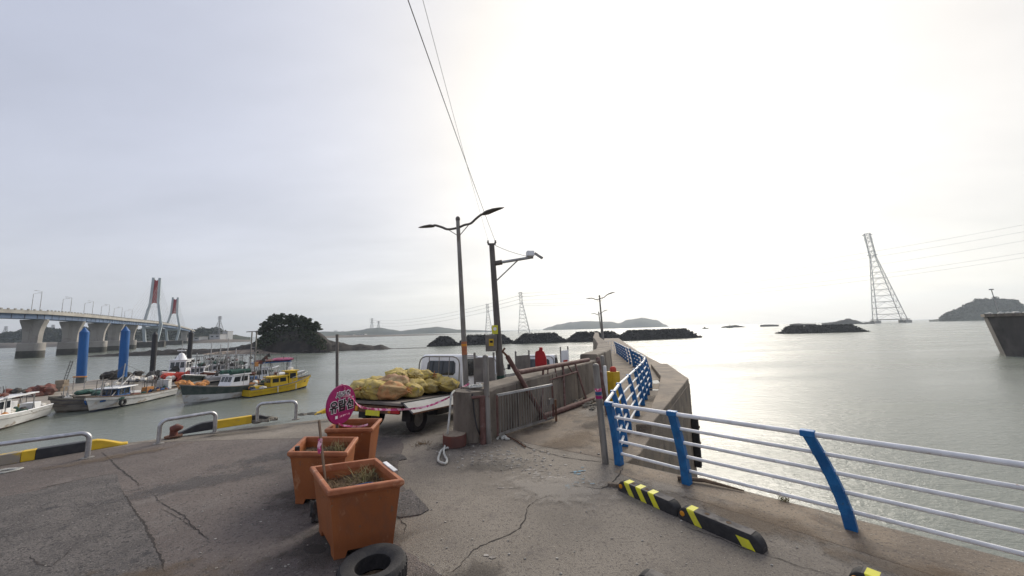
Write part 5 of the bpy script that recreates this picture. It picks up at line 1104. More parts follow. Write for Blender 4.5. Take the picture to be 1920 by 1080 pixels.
# pale mooring rope hanging from the wall end to the ground
P = [A(852, 733, 8.05), A(846, 742, 7.86), A(843, 775, 7.78), A(839, 812, 7.72), G(836, 822, .03), G(850, 816, .03), G(856, 826, .03), G(844, 838, .025), G(830, 842, .03), G(824, 852, .03), G(822, 864, .03), G(834, 869, .03), G(838, 862, .03), G(832, 846, .045), G(840, 820, .05)]
solo('mooring_rope', MB().tube(smooth_path(P), .022, 8), 'rope_white', 'pale rope hanging down the wall end and looped on the ground', 'rope', smooth=True)
P = [A(873, 733, 8.15), A(884, 737, 7.88), A(887, 752, 7.8), A(890, 780, 7.78), A(896, 806, 7.74), G(906, 822, .03), G(914, 829, .02)]
solo('black_hose', MB().tube(smooth_path(P), .018, 8), 'rubber', 'thin dark hose running down the wall end beside the gate post', 'hose', smooth=True)
P = [G(928, 795, .25), G(940, 808, .1), G(952, 818, .03), G(964, 824, .02), G(985, 838, .02)]
solo('steel_rod', MB().tube(smooth_path(P), .014, 6), 'rust', 'thin rusty rod lying at the foot of the gate', 'rod', smooth=True)
random.seed(9); mb = MB()
for i in range(22):
    p = G(943+random.gauss(0, 9), 822+random.gauss(0, 3.5)); mb.blob((p.x, p.y, .025), (.05*random.random()+.02, .03, .03), i, 1, .5)
solo('debris_pile', mb, 'rope_white', 'small litter of pale rubble at the hinge of the gate', 'debris', kind='stuff')
# wood stump
st = thing('wooden_stump', 'cut section of a wooden log at the foot of the wall end', 'log', (-1.30, 7.78, 0)); part('bark', MB().lathe([(.24, 0), (.25, .1), (.245, .24)], (0, 0, 0), 20), 'hull_red', st, smooth=40); part('cut_face', MB().lathe([(.235, .2402), (.23, .25), (.0, .252)], (0, 0, 0), 20, cap=False), 'wood_top', st)
random.seed(19); mb = MB()
for i in range(60):
    p = Vector((-2.0+random.gauss(0, .09), 7.9+random.gauss(0, .06), 0)); e = p+Vector((random.gauss(0, .06), random.gauss(0, .06), random.uniform(.03, .1))); mb.tube([p, e], [.004, .001], 3)
solo('weed_tuft', mb, 'dry_grass', 'small dry weed tuft on the concrete behind the planters', 'weed', kind='stuff')

# ------------------------------------------------------------------ planters
def planter(C4, base_shift, label, seed, h=.75, grass=True):
    C_ = [Vector((*c, 0)) for c in C4]; ctr = sum(C_, Vector())/4; o = thing('planter', label, 'planter', (ctr.x, ctr.y, 0), group='terracotta coloured planters'); bc = ctr+Vector((*base_shift, 0))
    def ring(k, z, bl=0.0): return [ctr.lerp(bc, 1-z/h)+(c-ctr)*k+Vector((0, 0, z)) for c in C_]
    body = MB(); V = ring(.76, .09)+ring(.90, h-.10)+ring(.84, h-.10)+ring(.72, .12)
    body.loft([ring(.765, .085), ring(.90, h-.10)], caps=True); body = MB(); body.loft([ring(.765, .085), ring(.905, h-.11), ring(.915, h-.09)], caps=False); body.loft([ring(.87, h-.06), ring(.78, h-.36)], caps=False)
    part('pot', body, 'terracotta', o, True)
    for i in range(4):                                             # corner feet
        a = ring(.765, .085)[i]; d1_ = (ring(.765, .085)[(i+1) % 4]-a); d2_ = (ring(.765, .085)[(i-1) % 4]-a); P = [a, a+d1_*.22, a+d1_*.22+d2_*.22, a+d2_*.22]; low = [p+Vector((0, 0, -.085)) for p in [a, a+d1_*.17, a+d1_*.17+d2_*.17, a+d2_*.17]]; part('foot', MB().loft([low, P]), 'terracotta', o, True)
    rim = MB(); r1, r2, r3, r4, r5 = ring(.915, h-.09), ring(1.0, h-.05), ring(1.0, h-.01), ring(.975, h), ring(.87, h); rim.loft([r1, r2, r3, r4, r5, ring(.855, h-.07)], caps=False); part('rim', rim, 'terracotta_rim', o, True, bevel=.006)
    sr = ring(.83, h-.17 if grass else h-.24); so_ = MB(); V = []; F = []; n_ = 9; random.seed(seed)
    for i in range(n_):
        for j in range(n_): u, v = i/(n_-1), j/(n_-1); p = sr[0].lerp(sr[1], u).lerp(sr[3].lerp(sr[2], u), v); V.append(p+Vector((0, 0, random.uniform(-.02, .04))))
    for i in range(n_-1):
        for j in range(n_-1): k = i*n_+j; F.append([k, k+1, k+n_+1, k+n_])
    part('soil', so_.add(V, F), 'soil', o, True, smooth=True)
    for m, cnt, hh in ((('dry_grass', 1000, .10), ('weed', 120, .22)) if grass else (('dry_grass', 60, .06),)):
        g = MB()
        for i in range(cnt):
            u, v = random.random(), random.random(); 
            if m == 'weed': u, v = min(.97, max(.03, random.gauss(.72, .12))), min(.97, max(.03, random.gauss(.75, .15)))
            p = sr[0].lerp(sr[1], u).lerp(sr[3].lerp(sr[2], u), v); L_ = hh*random.uniform(.4, 1.2); dx = Vector((random.gauss(0, .6), random.gauss(0, .6), random.uniform(.5, 1.2) if m == 'weed' else random.uniform(.05, .6))).normalized(); s_ = dx.cross(Vector((0, 0, 1)) if abs(dx.z) < .95 else Vector((1, 0, 0))).normalized()*.004
            mid = p+dx*L_*.55; tip = p+dx*L_+Vector((dx.x, dx.y, -.4))*L_*.3; g.add([p-s_, p+s_, mid+s_*.8, mid-s_*.8, tip], [[0, 1, 2, 3], [3, 2, 4]])
        part('weeds' if m == 'weed' else 'dry_grass', g, m, o, True, kind='stuff')
    return o
s_ = .927
planter([(-2.01, 3.95), (-1.27, 4.20), (-1.87, 4.94), (-2.62, 4.68)], (.03, -.02), 'nearest terracotta planter with dry weeds and a wooden stake', 1)
planter([(-3.27, 5.25), (-2.37, 5.17), (-2.54, 5.92), (-3.48, 6.02)], (.02, 0), 'middle terracotta planter holding a dark bottle', 2)
planter([(-3.36, 6.42), (-2.50, 6.40), (-2.60, 7.12), (-3.47, 7.16)], (.0, 0), 'farthest terracotta planter under the pink round sign', 3, grass=False)
sk = thing('wooden_stake', 'thin wooden stake with a scrap of pink tape in the nearest planter', 'stake', (-2.33, 4.55, .5)); tp = A(598, 788, 4.62)-Vector((-2.33, 4.55, .5)); part('stick', MB().bar((0, 0, 0), tp, .022, .022), 'wood', sk)
f1 = tp*.74; part('tape_scrap', MB().loft([[f1+Vector((x, -.018+.01*math.sin(i*2), -.045*i)) for x in (-.022-.006*math.sin(i), .024+.008*math.cos(i*1.7))]+[f1+Vector((x, -.024+.012*math.sin(i*2), -.045*i)) for x in (.024, -.022)] for i in range(5)]), 'tape_pink', sk)
bt = thing('dark_bottle', 'dark bottle standing in the left corner of the middle planter', 'bottle', (-3.19, 5.36, .52)); part('body', MB().lathe([(.035, 0), (.035, .19), (.03, .22)], (0, 0, 0), 12), 'glass_dark', bt, smooth=True); part('label_band', MB().lathe([(.036, .12), (.036, .16)], (0, 0, 0), 12), 'wood', bt); part('lid', MB().lathe([(.032, .22), (.032, .27)], (0, 0, 0), 12), 'print_black', bt)
P = [Vector((-2.05, 4.22, .60)), Vector((-1.95, 4.28, .64)), Vector((-1.85, 4.34, .65)), Vector((-1.74, 4.42, .64)), Vector((-1.65, 4.45, .60))]
solo('blue_cord', MB().tube(smooth_path(P), .006, 6), 'blue_tarp', 'short blue cord lying on the weeds of the nearest planter', 'cord', smooth=True)
solo('white_tape', MB().bar((-1.69, 4.735, .757), (-1.45, 4.44, .757), .05, .012), 'print_white', 'strip of white tape on the right rim of the nearest planter', 'tape', bevel=.003)
bg_ = G(578, 925, .1); solo('dark_bag', MB().blob((-2.60, 4.86, .15), (.07, .09, .15), 3, 3, .8, 2.6), 'dark_net', 'crumpled dark plastic bag wedged behind the nearest planter', 'bag', smooth=True)

# ------------------------------------------------------------------ round pink sign on its post
spb = Vector((-3.26, 6.70, .30)); spt = A(632, 627, 6.78); sg = thing('round_sign', 'round magenta sign with Korean lettering tied to a dark post', 'sign', tuple(spb))
part('post', MB().tube([spb, spb.lerp(spt, .5), spt], .026, 12), 'pole_dark', sg, True, smooth=True)
cc = A(640, 758, 6.66); an = R(73); ux = Vector((math.cos(an), math.sin(an), 0)); nz = Vector((math.sin(an), -math.cos(an), 0)); tl = Vector((0, 0, 1))
Ms = Matrix((ux, tl, nz)).transposed(); rad = .348
dsc = part('disc', MB().lathe([(rad-.005, -.022), (rad, -.016), (rad, .012), (rad-.005, .018)], cc, 48, Ms), 'magenta', sg, True)
def text(body, size, x, y, z, m, name, bold=0.0, parent=None, extr=.0015):
    cu = bpy.data.curves.new('t', 'FONT'); cu.body = body; cu.size = size; cu.align_x = 'CENTER'; cu.align_y = 'CENTER'; cu.offset = bold; cu.extrude = extr; cu.resolution_u = 4
    o = bpy.data.objects.new('t', cu); COL.objects.link(o); dg = bpy.context.evaluated_depsgraph_get(); me = bpy.data.meshes.new_from_object(o.evaluated_get(dg)); bpy.data.objects.remove(o)
    M4 = Matrix.Translation(cc) @ Ms.to_4x4() @ Matrix.Translation((x, y, z)); me.transform(TM[parent.name].inverted() @ M4); me.materials.append(MATS[m]); q = bpy.data.objects.new(name, me); COL.objects.link(q); q.parent = parent; return q
text('유람선', .215, -.0, -.03, .0195, 'print_white', 'lettering_outline', .017, dsc); text('유람선', .215, -.0, -.03, .024, 'print_black', 'lettering', .0065, dsc)
text('사라호', .13, .02, .165, .0195, 'print_white', 'lettering_outline', .010, dsc); text('사라호', .13, .02, .165, .024, 'print_black', 'lettering', .001, dsc)
for k, (x, w_) in enumerate(((-.13, .055), (-.03, .06), (.055, .07), (.15, .08))): part('small_print', MB().box(cc+ux*x+tl*(-.205)+nz*.0205, (w_, .03 if k else .05, .003), M=Ms), 'print_white' if k == 0 else 'tape_pink', dsc, True)
# pink and white barrier tape: post -> lamp post, and a tail into the planter
def ribbon(P, w_, label, name='barrier_tape'):
    Q = smooth_path(P, 8); mb = MB(); V = []; F = []
    for i, q in enumerate(Q):
        tw = .5*math.sin(i*.35); d = (Q[min(i+1, len(Q)-1)]-Q[max(i-1, 0)]).normalized(); sd_ = d.cross(Vector((0, 0, 1))).normalized(); u = (Vector((0, 0, 1))*math.cos(tw)+sd_*math.sin(tw))*w_/2; th = d.cross(u).normalized()*.0012; V += [q-u-th, q+u-th, q+u+th, q-u+th]
        if i: k = 4*i; F += [[k-4+a, k-4+(a+1) % 4, k+(a+1) % 4, k+a] for a in range(4)]
    return solo(name, mb.add(V, F), 'tape_pink', label, 'tape', tuple(P[0]))
ribbon([spb.lerp(spt, .42)+Vector((.03, -.03, 0)), A(655, 742, 6.7), A(672, 760, 7.0), A(690, 766, 7.3), A(720, 768, 7.6), A(760, 767.5, 7.8), A(800, 762, 7.9), A(840, 746, 8.0), A(862, 730, 8.5), A(880, 719, 9.2)], .045, 'pink and white barrier tape strung from the sign to the lamp post')
ribbon([A(636, 724, 6.7), A(630, 730, 6.68), A(641, 722, 6.66), A(648, 730, 6.7)], .04, 'knot of pink barrier tape at the top of the round sign', 'tape_knot')
ribbon([A(627, 790, 6.6), A(640, 797, 6.55), A(655, 799, 6.6), A(672, 800, 6.7), A(690, 796, 6.8)], .035, 'tail of pink tape trailing into the farthest planter', 'tape_tail')

# ------------------------------------------------------------------ tyre, wheel stops, brick chunk
ty = G(702, 1052, .2); t = thing('old_tyre', 'worn black tyre lying flat in front of the nearest planter', 'tyre', (ty.x, ty.y-.04, .016)); part('carcass', tyre_mesh(.315, .112, (0, 0, .108)), 'rubber', t, smooth=40); part('dirt', MB().lathe([(.0, .02), (.17, .025)], (0, 0, 0), 20, cap=False), 'soil', t)
mb = MB()
for k in range(40):
    a = k*2*math.pi/40; c = Vector((math.cos(a)*.314, math.sin(a)*.314, .108)); mb.box(c, (.012, .02, .12), a)
part('tread', mb, 'rubber', t)
mat('dust', (.17, .155, .14), .9, col2=(.07, .065, .062), scale=7, thr=(.4, .62))
def wheel_stop(a, b, label, seq, h=.150, w_=.165):
    a, b = Vector((*a, 0)), Vector((*b, 0)); d = (b-a).normalized(); n_ = Vector((-d.y, d.x, 0)); L_ = (b-a).length; o = thing('wheel_stop', label, 'wheel stop', tuple(a), math.atan2(d.y, d.x), group='rubber wheel stops'); prof = [(-.5, 0), (-.465, .80), (-.44, .93), (-.38, 1), (.38, 1), (.44, .93), (.465, .80), (.5, 0)]
    def ring(x, k): return [Vector((x, p[0]*w_*(.6+.4*k), p[1]*h*k)) for p in prof]
    rings = [ring(0, .35), ring(.02, .65), ring(.06, .9), ring(.11, 1), ring(L_-.11, 1), ring(L_-.06, .9), ring(L_-.02, .65), ring(L_, .35)]; bdy = part('body', MB().loft(rings), 'rubber', o, smooth=35)
    part('dusty_top', MB().loft([[Vector((x, y_*w_, h*z_+.0012)) for y_, z_ in ((-.40, .99), (-.30, 1.0), (.30, 1.0), (.40, .99))] for x in (.10, L_*.35, L_*.7, L_-.10)], caps=False, closed=False), 'dust', o)
    for x, kind in seq:                                            # slanted yellow stripes wrapping over the block, bolts and reflectors
        if kind == 's':
            mb = MB(); V = []
            for p in prof: 
                sl = -.10*p[1]; y_, z_ = p[0]*w_*1.015, p[1]*h*1.0+.0035; V.append((Vector((x+.12+sl, y_, z_)), Vector((x+.21+sl, y_, z_))))
            for i in range(len(V)-1): mb.quad(V[i][0], V[i][1], V[i+1][1], V[i+1][0])
            part('stripe', mb, 'stripe_yellow', o)
        elif kind == 'h':
            mb = MB(); V = [(Vector((x-.10*u, -w_*.5*1.015+w_*.035*u*1.25, h*u)), Vector((x+.13-.10*u, -w_*.5*1.015+w_*.035*u*1.25, h*u))) for u in (.02, .4, .62)]
            for i in range(2): mb.quad(V[i][0], V[i][1], V[i+1][1], V[i+1][0])
            part('stripe', mb, 'stripe_yellow', o)
        elif kind == 'r': part('reflector', MB().lathe([(.03, 0), (.03, .006), (.02, .009)], (x, -w_*.478, h*.52), 14, Matrix.Rotation(R(87), 3, 'X')), 'reflector', o)
        elif kind == 'b': part('bolt_hole', MB().lathe([(.028, h-.002), (.028, h+.004), (.016, h+.004)], (x, 0, 0), 14), 'soil', o)
        elif kind == 'k': part('stripe', MB().lathe([(.045, 0), (.045, .006)], (x, -w_*.485, h*.3), 12, Matrix.Rotation(R(87), 3, 'X')), 'stripe_yellow', o)
wheel_stop((1.545, 5.575), (2.06, 4.79), 'black and yellow striped wheel stop, the farther one of the pair', [(.07, 'r'), (.10, 's'), (.30, 's'), (.50, 's'), (.24, 'b'), (.46, 'b')])
wheel_stop((2.065, 4.78), (2.60, 4.02), 'black wheel stop with one yellow stripe, the nearer of the pair', [(.07, 'r'), (.10, 's'), (.34, 'b'), (.58, 'b'), (.74, 'h')])
e = G(1625, 1074, .1); wheel_stop((e.x-.12, e.y+.05), (e.x+.42, e.y-.70), 'wheel stop peeking in at the bottom edge right of the pair', [(.06, 'r'), (.10, 's'), (.4, 's'), (.6, 'b')])
e = G(1216, 1073, .1); wheel_stop((e.x-.10, e.y-.0), (e.x+.5, e.y-.62), 'black wheel stop end peeking in at the bottom edge left of centre', [(.3, 's')])
e = G(1152, 912); solo('brick_chunk', MB().box((e.x, e.y, .025), (.2, .07, .05), -.25), 'concrete_pier', 'broken flat piece of concrete lying near the striped wheel stop', 'rubble', bevel=.008)
P = [Vector((2.50, 5.80, .04)), Vector((2.85, 5.66, .05)), Vector((3.25, 5.36, .02))]; solo('driftwood', MB().tube(P, [.035, .03, .01], 7), 'wood', 'weathered strip of driftwood at the foot of the second railing post', 'driftwood')
random.seed(44); mb = MB()
for i in range(34):
    p = Vector((3.62, 5.08, 0))+Vector((random.gauss(0, .03), random.gauss(0, .03), 0)); tpp = p+Vector((random.gauss(-.02, .05), random.gauss(0, .05), random.uniform(.05, .14))); mb.tube([p, tpp], [.004, .001], 3)
solo('weed_tuft', mb, 'weed', 'little weed growing on the quay edge beyond the railing', 'weed', kind='stuff')
# ------------------------------------------------------------------ small flatbed trucks
def wheel(o, x, y, R_=.33, w_=.2):
    M = Matrix.Rotation(R(90), 3, 'Y'); wl = part('wheel', tyre_mesh(R_, w_*.52, (x, y, R_), M, 26), 'rubber', o, smooth=40)
    s_ = 1 if x > 0 else -1
    part('rim', MB().lathe([(.19, -.02), (.2, .05), (.15, .03), (.08, .05), (.03, .08)], (x, y, R_), 18, Matrix.Rotation(R(90)*s_, 3, 'Y')), 'galvanised', wl, smooth=40)
def truck(loc, rz, label, pitch=R(-5.1), opened=False, canopy=False):
    o = thing('flatbed_truck', label, 'truck', loc, group='small white trucks on the slipway', rot=(pitch, 0, rz))
    hw = .83; y0, y1 = -.78, 1.90
    part('bed_floor', MB().box((0, (y0+y1)/2, .74), (hw*2, y1-y0, .06)), 'deck_ply', o, bevel=.005)
    mb = MB()
    for s_ in (-.36, .36): mb.bar((s_, y0+.05, .58), (s_, 3.5, .56), .08, .14)
    for k in range(5): mb.bar((-.78, y0+.2+k*.6, .68), (.78, y0+.2+k*.6, .68), .06, .06)
    part('chassis', mb, 'rust', o)
    for s_ in (-1, 1): part('bed_edge', MB().bar((s_*(hw-.02), y0, .775), (s_*(hw-.02), y1, .775), .06, .05), 'black_paint', o)
    mat('bed_panel', (.22, .222, .225), .65, .1, col2=(.17, .17, .17), scale=3, stain=[((.2, .12, .07), 3.5, .66, .78)])
    for s_ in (-1, 1):
        if opened: a, b = Vector((s_*(hw+.01), 0, .765)), Vector((s_*(hw+(.30 if s_ > 0 else .46)), 0, .765-(.20 if s_ > 0 else -.03)))
        else: a, b = Vector((s_*(hw+.01), 0, .74)), Vector((s_*(hw+.01), 0, 1.12))
        n_ = Vector((-(b-a).z, 0, (b-a).x)).normalized()*.018; P = [a+n_, b+n_, b-n_, a-n_]; pl = part('side_panel', MB().loft([[p+Vector((0, y0+.02, 0)) for p in P], [p+Vector((0, y1-.02, 0)) for p in P]]), 'bed_panel' if not (opened and s_ < 0) else 'black_paint', o)
        part('panel_trim', MB().bar(b+Vector((0, y0+.02, 0)), b+Vector((0, y1-.02, 0)), .035, .035), 'rust' if opened else 'bed_panel', pl)
    part('tail_beam', MB().box((0, y0+.02, .60), (1.5, .08, .16)), 'rust', o, bevel=.01)
    for s_ in (-1, 1):
        part('tail_light', MB().box((s_*.66, y0-.03, .60), (.24, .05, .12)), 'red_paint', o, bevel=.012); part('turn_light', MB().box((s_*.50, y0-.03, .60), (.07, .05, .12)), 'reflector', o, bevel=.01)
    part('number_plate', MB().box((0, y0-.03, .52), (.42, .012, .12)), 'stripe_yellow', o)
    for s_ in (-1, 1):
        wheel(o, s_*.68, 0); wheel(o, s_*.70, 2.50); part('mudguard', MB().box((s_*.68, -.42, .48), (.24, .02, .34)), 'rubber', o)
    part('fuel_tank', MB().box((.55, 1.2, .42), (.3, .7, .26)), 'black_paint', o, bevel=.03)
    # cab: side profile lofted across with tumblehome
    prof = [(2.22, .50), (2.20, 1.25), (2.26, 1.86), (2.36, 1.93), (3.05, 1.95), (3.24, 1.90), (3.62, 1.28), (3.72, 1.18), (3.78, .95), (3.78, .50)]
    xs = [(-.78, .97), (-.80, 1.0), (.80, 1.0), (.78, .97)]; rings = []
    for x, k in xs: rings.append([Vector((x*(1-.07*max(0, z-1.2)/.75), 3+(y-3)*k, .5+(z-.5)*(k if z > 1 else 1))) for y, z in prof])
    cb = part('cab', MB().loft(rings), 'white_paint', o, smooth=50, bevel=.055); cb.location.y = -.22
    rw_ = [(-.46, 1.30), (.46, 1.30), (.53, 1.37), (.51, 1.66), (.44, 1.73), (-.44, 1.73), (-.51, 1.66), (-.53, 1.37)]; yb = lambda z: 2.195+.06*max(0, (z-1.25)/.61)
    part('rear_window', MB().loft([[Vector((x, yb(z)-.014, z)) for x, z in rw_], [Vector((x, yb(z)+.03, z)) for x, z in rw_]]), 'glass_dark', cb)
    for s_ in (-1, 1):
        sw = [(2.46, 1.27), (2.46, 1.66), (2.52, 1.80), (3.08, 1.80), (3.42, 1.27)]; xo = lambda z: s_*(.80*(1-.07*max(0, z-1.2)/.75)+.010)
        part('side_window', MB().loft([[Vector((xo(z), y, z)) for y, z in sw], [Vector((xo(z)-s_*.04, y, z)) for y, z in sw]]), 'glass_dark', cb)
        dr = MB(); D = [(2.40, .62), (2.40, 1.84), (3.12, 1.84), (3.52, 1.24), (3.52, .62)]
        for i in range(5):
            (ya, za), (yb2, zb2) = D[i], D[(i+1) % 5]; xa = s_*(.80*(1-.07*max(0, za-1.2)/.75)+.004); xb = s_*(.80*(1-.07*max(0, zb2-1.2)/.75)+.004); dr.tube([(xa, ya, za), (xb, yb2, zb2)], .007, 4)
        part('door_seam', dr, 'black_paint', cb); part('door_handle', MB().box((s_*.815, 2.52, 1.14), (.03, .14, .035)), 'black_paint', cb, bevel=.008)
        part('mirror', MB().box((s_*1.02, 3.48, 1.42), (.16, .06, .26)), 'black_paint', cb, bevel=.02); part('mirror_arm', MB().tube([(s_*.78, 3.45, 1.3), (s_*1.0, 3.48, 1.36)], .015, 5), 'black_paint', cb)
        part('headlight', MB().box((s_*.62, 3.785, .82), (.28, .03, .16)), 'print_white', cb, bevel=.012)
    part('windscreen', MB().loft([[Vector((x, 3.60-.36*(z-1.30)/.55+.022, z)) for x, z in ((-.68, 1.33), (.68, 1.33), (.62, 1.82), (-.62, 1.82))], [Vector((x, 3.60-.36*(z-1.30)/.55-.05, z)) for x, z in ((-.68, 1.33), (.68, 1.33), (.62, 1.82), (-.62, 1.82))]]), 'glass_dark', cb)
    part('bumper', MB().box((0, 3.58, .55), (1.56, .10, .2)), 'black_paint', o, bevel=.03)
    # hoop guard behind the cab
    gx = .74; P = [(-gx, y1-.02, .78), (-gx, y1-.02, 1.62), (-gx+.03, y1-.02, 1.74), (-gx+.11, y1-.02, 1.82), (-gx+.24, y1-.02, 1.86), (gx-.24, y1-.02, 1.86), (gx-.11, y1-.02, 1.82), (gx-.03, y1-.02, 1.74), (gx, y1-.02, 1.62), (gx, y1-.02, .78)]
    hb = part('headboard', MB().box((0, y1-.02, .95), (gx*2, .04, .36)), 'bed_panel', o); part('guard_hoop', MB().tube(P, .020, 8), 'galvanised', hb, smooth=True)
    for x in (-.37, 0, .37): part('guard_bar', MB().tube([(x, y1-.02, 1.2), (x, y1-.02, 1.86)], .013, 6), 'galvanised', hb, smooth=True)
    return o
TL = (-3.1, 9.33, zq(0, 9.33)); TR = R(-22)
tk = truck(TL, TR, 'white flatbed truck loaded with yellow net sacks, sides dropped', opened=True)
truck((-1.95, 14.5, zq(0, 14.5)), R(-12), 'white truck mostly hidden behind the grey boards and poles'); truck((.62, 14.6, zq(0, 14.6)), R(-14), 'white truck with dark rear window behind the red board')
Mt = TM[tk.name]; ICO4 = _ico(4)
mat('sack_yellow', (.58, .44, .12), .85, col2=(.44, .34, .135), scale=5, bump=1.0, bscale=28, stain=[((.62, .47, .03), 6, .55, .68), ((.27, .245, .15), 5, .58, .72)])
mat('sack_orange', (.52, .25, .10), .85, col2=(.42, .27, .12), scale=5, bump=1.0, bscale=28, stain=[((.5, .37, .1), 6, .56, .7)])
mat('sack_pink', (.50, .29, .17), .85, col2=(.42, .31, .16), scale=5, bump=1.0, bscale=28)
def weave(m, sc=34):
    n = m.node_tree.nodes; l = m.node_tree.links; b = n['Principled BSDF']; t = n.new('ShaderNodeTexCoord'); v = n.new('ShaderNodeTexVoronoi'); v.feature = 'DISTANCE_TO_EDGE'; v.inputs['Scale'].default_value = sc; l.new(t.outputs['Object'], v.inputs['Vector'])
    r = n.new('ShaderNodeMapRange'); l.new(v.outputs['Distance'], r.inputs[0]); r.inputs[1].default_value = .02; r.inputs[2].default_value = .12; r.inputs[3].default_value = 0; r.inputs[4].default_value = .30
    old = b.inputs['Base Color'].links[0].from_socket; mx = n.new('ShaderNodeMix'); mx.data_type = 'RGBA'; l.new(r.outputs[0], mx.inputs['Factor']); l.new(old, mx.inputs['A']); mx.inputs['B'].default_value = (.11, .095, .06, 1); l.new(mx.outputs['Result'], b.inputs['Base Color'])
for nm in ('sack_yellow', 'sack_orange', 'sack_pink'): weave(MATS[nm])
SK = [(-.50, 1.84, .02, .30, 'sack_orange', 'orange net sack against the guard bars behind the cab'), (.02, 1.86, .10, .33, 'sack_yellow', 'yellow net sack leaning on the guard bars, right of the orange one'),
      (.52, 1.80, .04, .32, 'sack_yellow', 'rightmost yellow net sack behind the cab'), (.16, 1.30, .02, .29, 'sack_yellow', 'pointed yellow net sack lying in front of the cab sacks'),
      (-.56, 1.30, .05, .33, 'sack_yellow', 'yellow net sack on the far side in the middle of the load'), (-.22, 1.02, .32, .30, 'sack_yellow', 'topmost yellow net sack in the middle of the load'),
      (.0, .72, 0, .35, 'sack_yellow', 'large frayed yellow net sack on the near side, mid load'), (-.50, .66, .30, .31, 'sack_yellow', 'yellow net sack on top at the far side, toward the tail'),
      (-.62, .45, 0, .33, 'sack_yellow', 'yellow net sack at the far edge toward the tail'), (-.20, .14, .10, .36, 'sack_pink', 'rounded pinkish net sack near the tail'),
      (.08, -.38, -.02, .33, 'sack_orange', 'orange and yellow net sack at the tail, right side'), (-.32, -.50, -.02, .35, 'sack_yellow', 'grey-yellow net sack hanging over the tail'),
      (-.72, -.50, 0, .34, 'sack_yellow', 'leftmost yellow net sack at the tail corner behind the sign'), (-.66, -.05, .16, .27, 'sack_yellow', 'small yellow net sack with a green knot near the far tail corner'),
      (-.30, .42, .36, .24, 'sack_yellow', 'small grey-yellow net sack crowning the pile above the pinkish one'), (-.10, 1.45, .34, .25, 'sack_yellow', 'small yellow net sack on top, just behind the orange cab sack'), (.28, .28, .0, .27, 'sack_yellow', 'small yellow net sack at the near edge, right of the pinkish one')]
for k, (x, y, z, r_, m, lb) in enumerate(SK):
    random.seed(k+5); y *= .88; r_ *= 1.04; c = Vector((x, y, .78+z+r_*.62)); Mr = Matrix.Rotation(random.uniform(-2.4, .4), 3, 'Z'); o = thing('net_sack', lb, 'sack', tuple(Mt @ c), group='net sacks on the flatbed truck', rot=(R(-5.1), 0, TR))
    mb = MB(); V, F = ICO4; P = []
    for v in V:                                                # gathered net: bulging contents, folds running to the tied neck
        ph = math.atan2(v.z, v.y); pin = max(0., (v.x-.45)/.55)
        q = 1+.20*noise.noise(v*1.7+Vector((k*5, 0, 0)))+.13*noise.noise(v*3.4+Vector((0, k*3, 0)))+.07*noise.noise(v*7+Vector((0, 0, k)))+.05*math.sin(ph*(7+k % 4)+3*noise.noise(v*2))*(.3+max(0, v.x))
        w2 = 1-.62*pin**1.3; p = Vector((v.x*r_*(1.10+.25*pin)*q, v.y*r_*q*w2, v.z*r_*.74*q*w2+r_*.10*pin))
        if p.z < -r_*.5: p.z = -r_*.5+(p.z+r_*.5)*.2
        P.append(Mr @ p)
    part('net_bag', mb.add(P, F), m, o, smooth=80)
    nk = Mr @ Vector((r_*1.22, 0, r_*.10)); g = MB()
    for j in range(9):
        e = nk+(Mr @ Vector((random.uniform(.03, .13), random.gauss(0, .06), random.gauss(.04, .05)))); g.tube([nk*.9, nk.lerp(e, .6)+Vector((0, 0, .02)), e], [.022, .014, .006], 4)
    part('tied_neck', g, 'orange_net' if m != 'sack_yellow' or k % 3 == 0 else 'sack_yellow', o)
    if k in (5, 12, 13): part('knot', MB().blob(Mr @ Vector((-r_*.3, -r_*.5, r_*.55)), (.06, .05, .04), k, 2, .4), 'green_net', o)

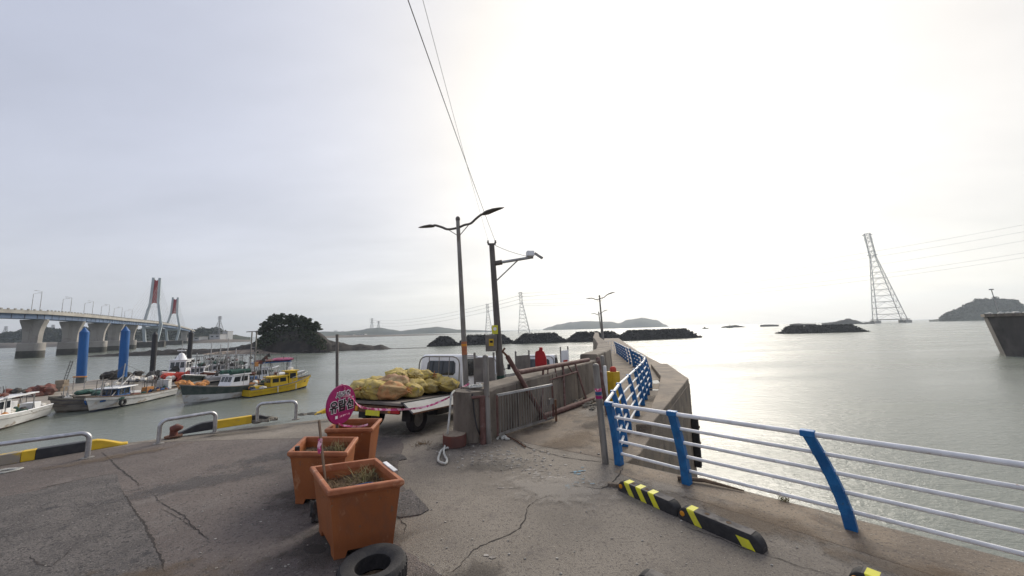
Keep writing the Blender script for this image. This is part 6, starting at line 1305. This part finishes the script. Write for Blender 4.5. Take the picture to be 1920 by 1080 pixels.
# tail of gear beyond the truck tail on the quay edge
# ------------------------------------------------------------------ far waterfront buildings (tiny, pale, in the haze)
random.seed(8)
def far_building(px0, px1, py0, py1, Y, label, m='town', roof=False):
    a, b = A(px0, py1, Y), A(px1, py0, Y); o = thing('far_building', label, 'building', ((a.x+b.x)/2, Y, a.z), group='pale buildings on the far shore'); w_ = b.x-a.x; h = b.z-a.z
    part('wall', MB().box((0, 0, h/2-2), (w_, w_*.5+6, h+4)), m, o); part('roof', MB().box((0, 0, h+.4), (w_*1.04, w_*.5+7, .8)), 'concrete_grey', o)
    k = max(2, int(w_/6)); 
    for i in range(k): part('window', MB().box((-w_/2+w_*(i+.5)/k, -(w_*.5+6)/2-.05, h*.6), (w_/k*.5, .1, h*.3)), 'glass_dark', o)
far_building(400, 420, 627, 636, 480, 'pale low industrial building on the shore by the small pylon'); far_building(422, 432, 622, 635, 490, 'taller white building right of the low industrial building'); far_building(360, 382, 632, 638, 470, 'long pale shed on the shore right of the black pile')
far_building(652, 664, 627, 629.5, 1080, 'left white greenhouse strip on the far shore right of the islet'); far_building(672, 686, 626, 629.5, 1080, 'right white greenhouse strip on the far shore right of the islet')
for k, (x0, x1, y0) in enumerate(((627, 632, 620), (634, 638, 622), (640, 645, 621), (648, 652, 622))): far_building(x0, x1, y0, 629, 2200, f'{ORD[k]} hazy apartment block from the left above the far shore')

# ------------------------------------------------------------------ haze: one closed box of even pale air around everything
hz = bpy.data.materials.new('haze_air'); hz.use_nodes = True; hn = hz.node_tree; hn.nodes.clear(); ho = hn.nodes.new('ShaderNodeOutputMaterial'); pv_ = hn.nodes.new('ShaderNodeVolumePrincipled')
pv_.inputs['Density'].default_value = HAZE; pv_.inputs['Color'].default_value = (.80, .90, 1.0, 1); pv_.inputs['Anisotropy'].default_value = .45; hn.links.new(pv_.outputs[0], ho.inputs['Volume'])
hb = MB(); hb.box((0, 2350, 122), (8700, 5800, 264)); ho_ = solo('haze', hb, hz, 'thin pale sea haze over the whole bay', 'haze', (0, 2350, -9), kind='stuff')
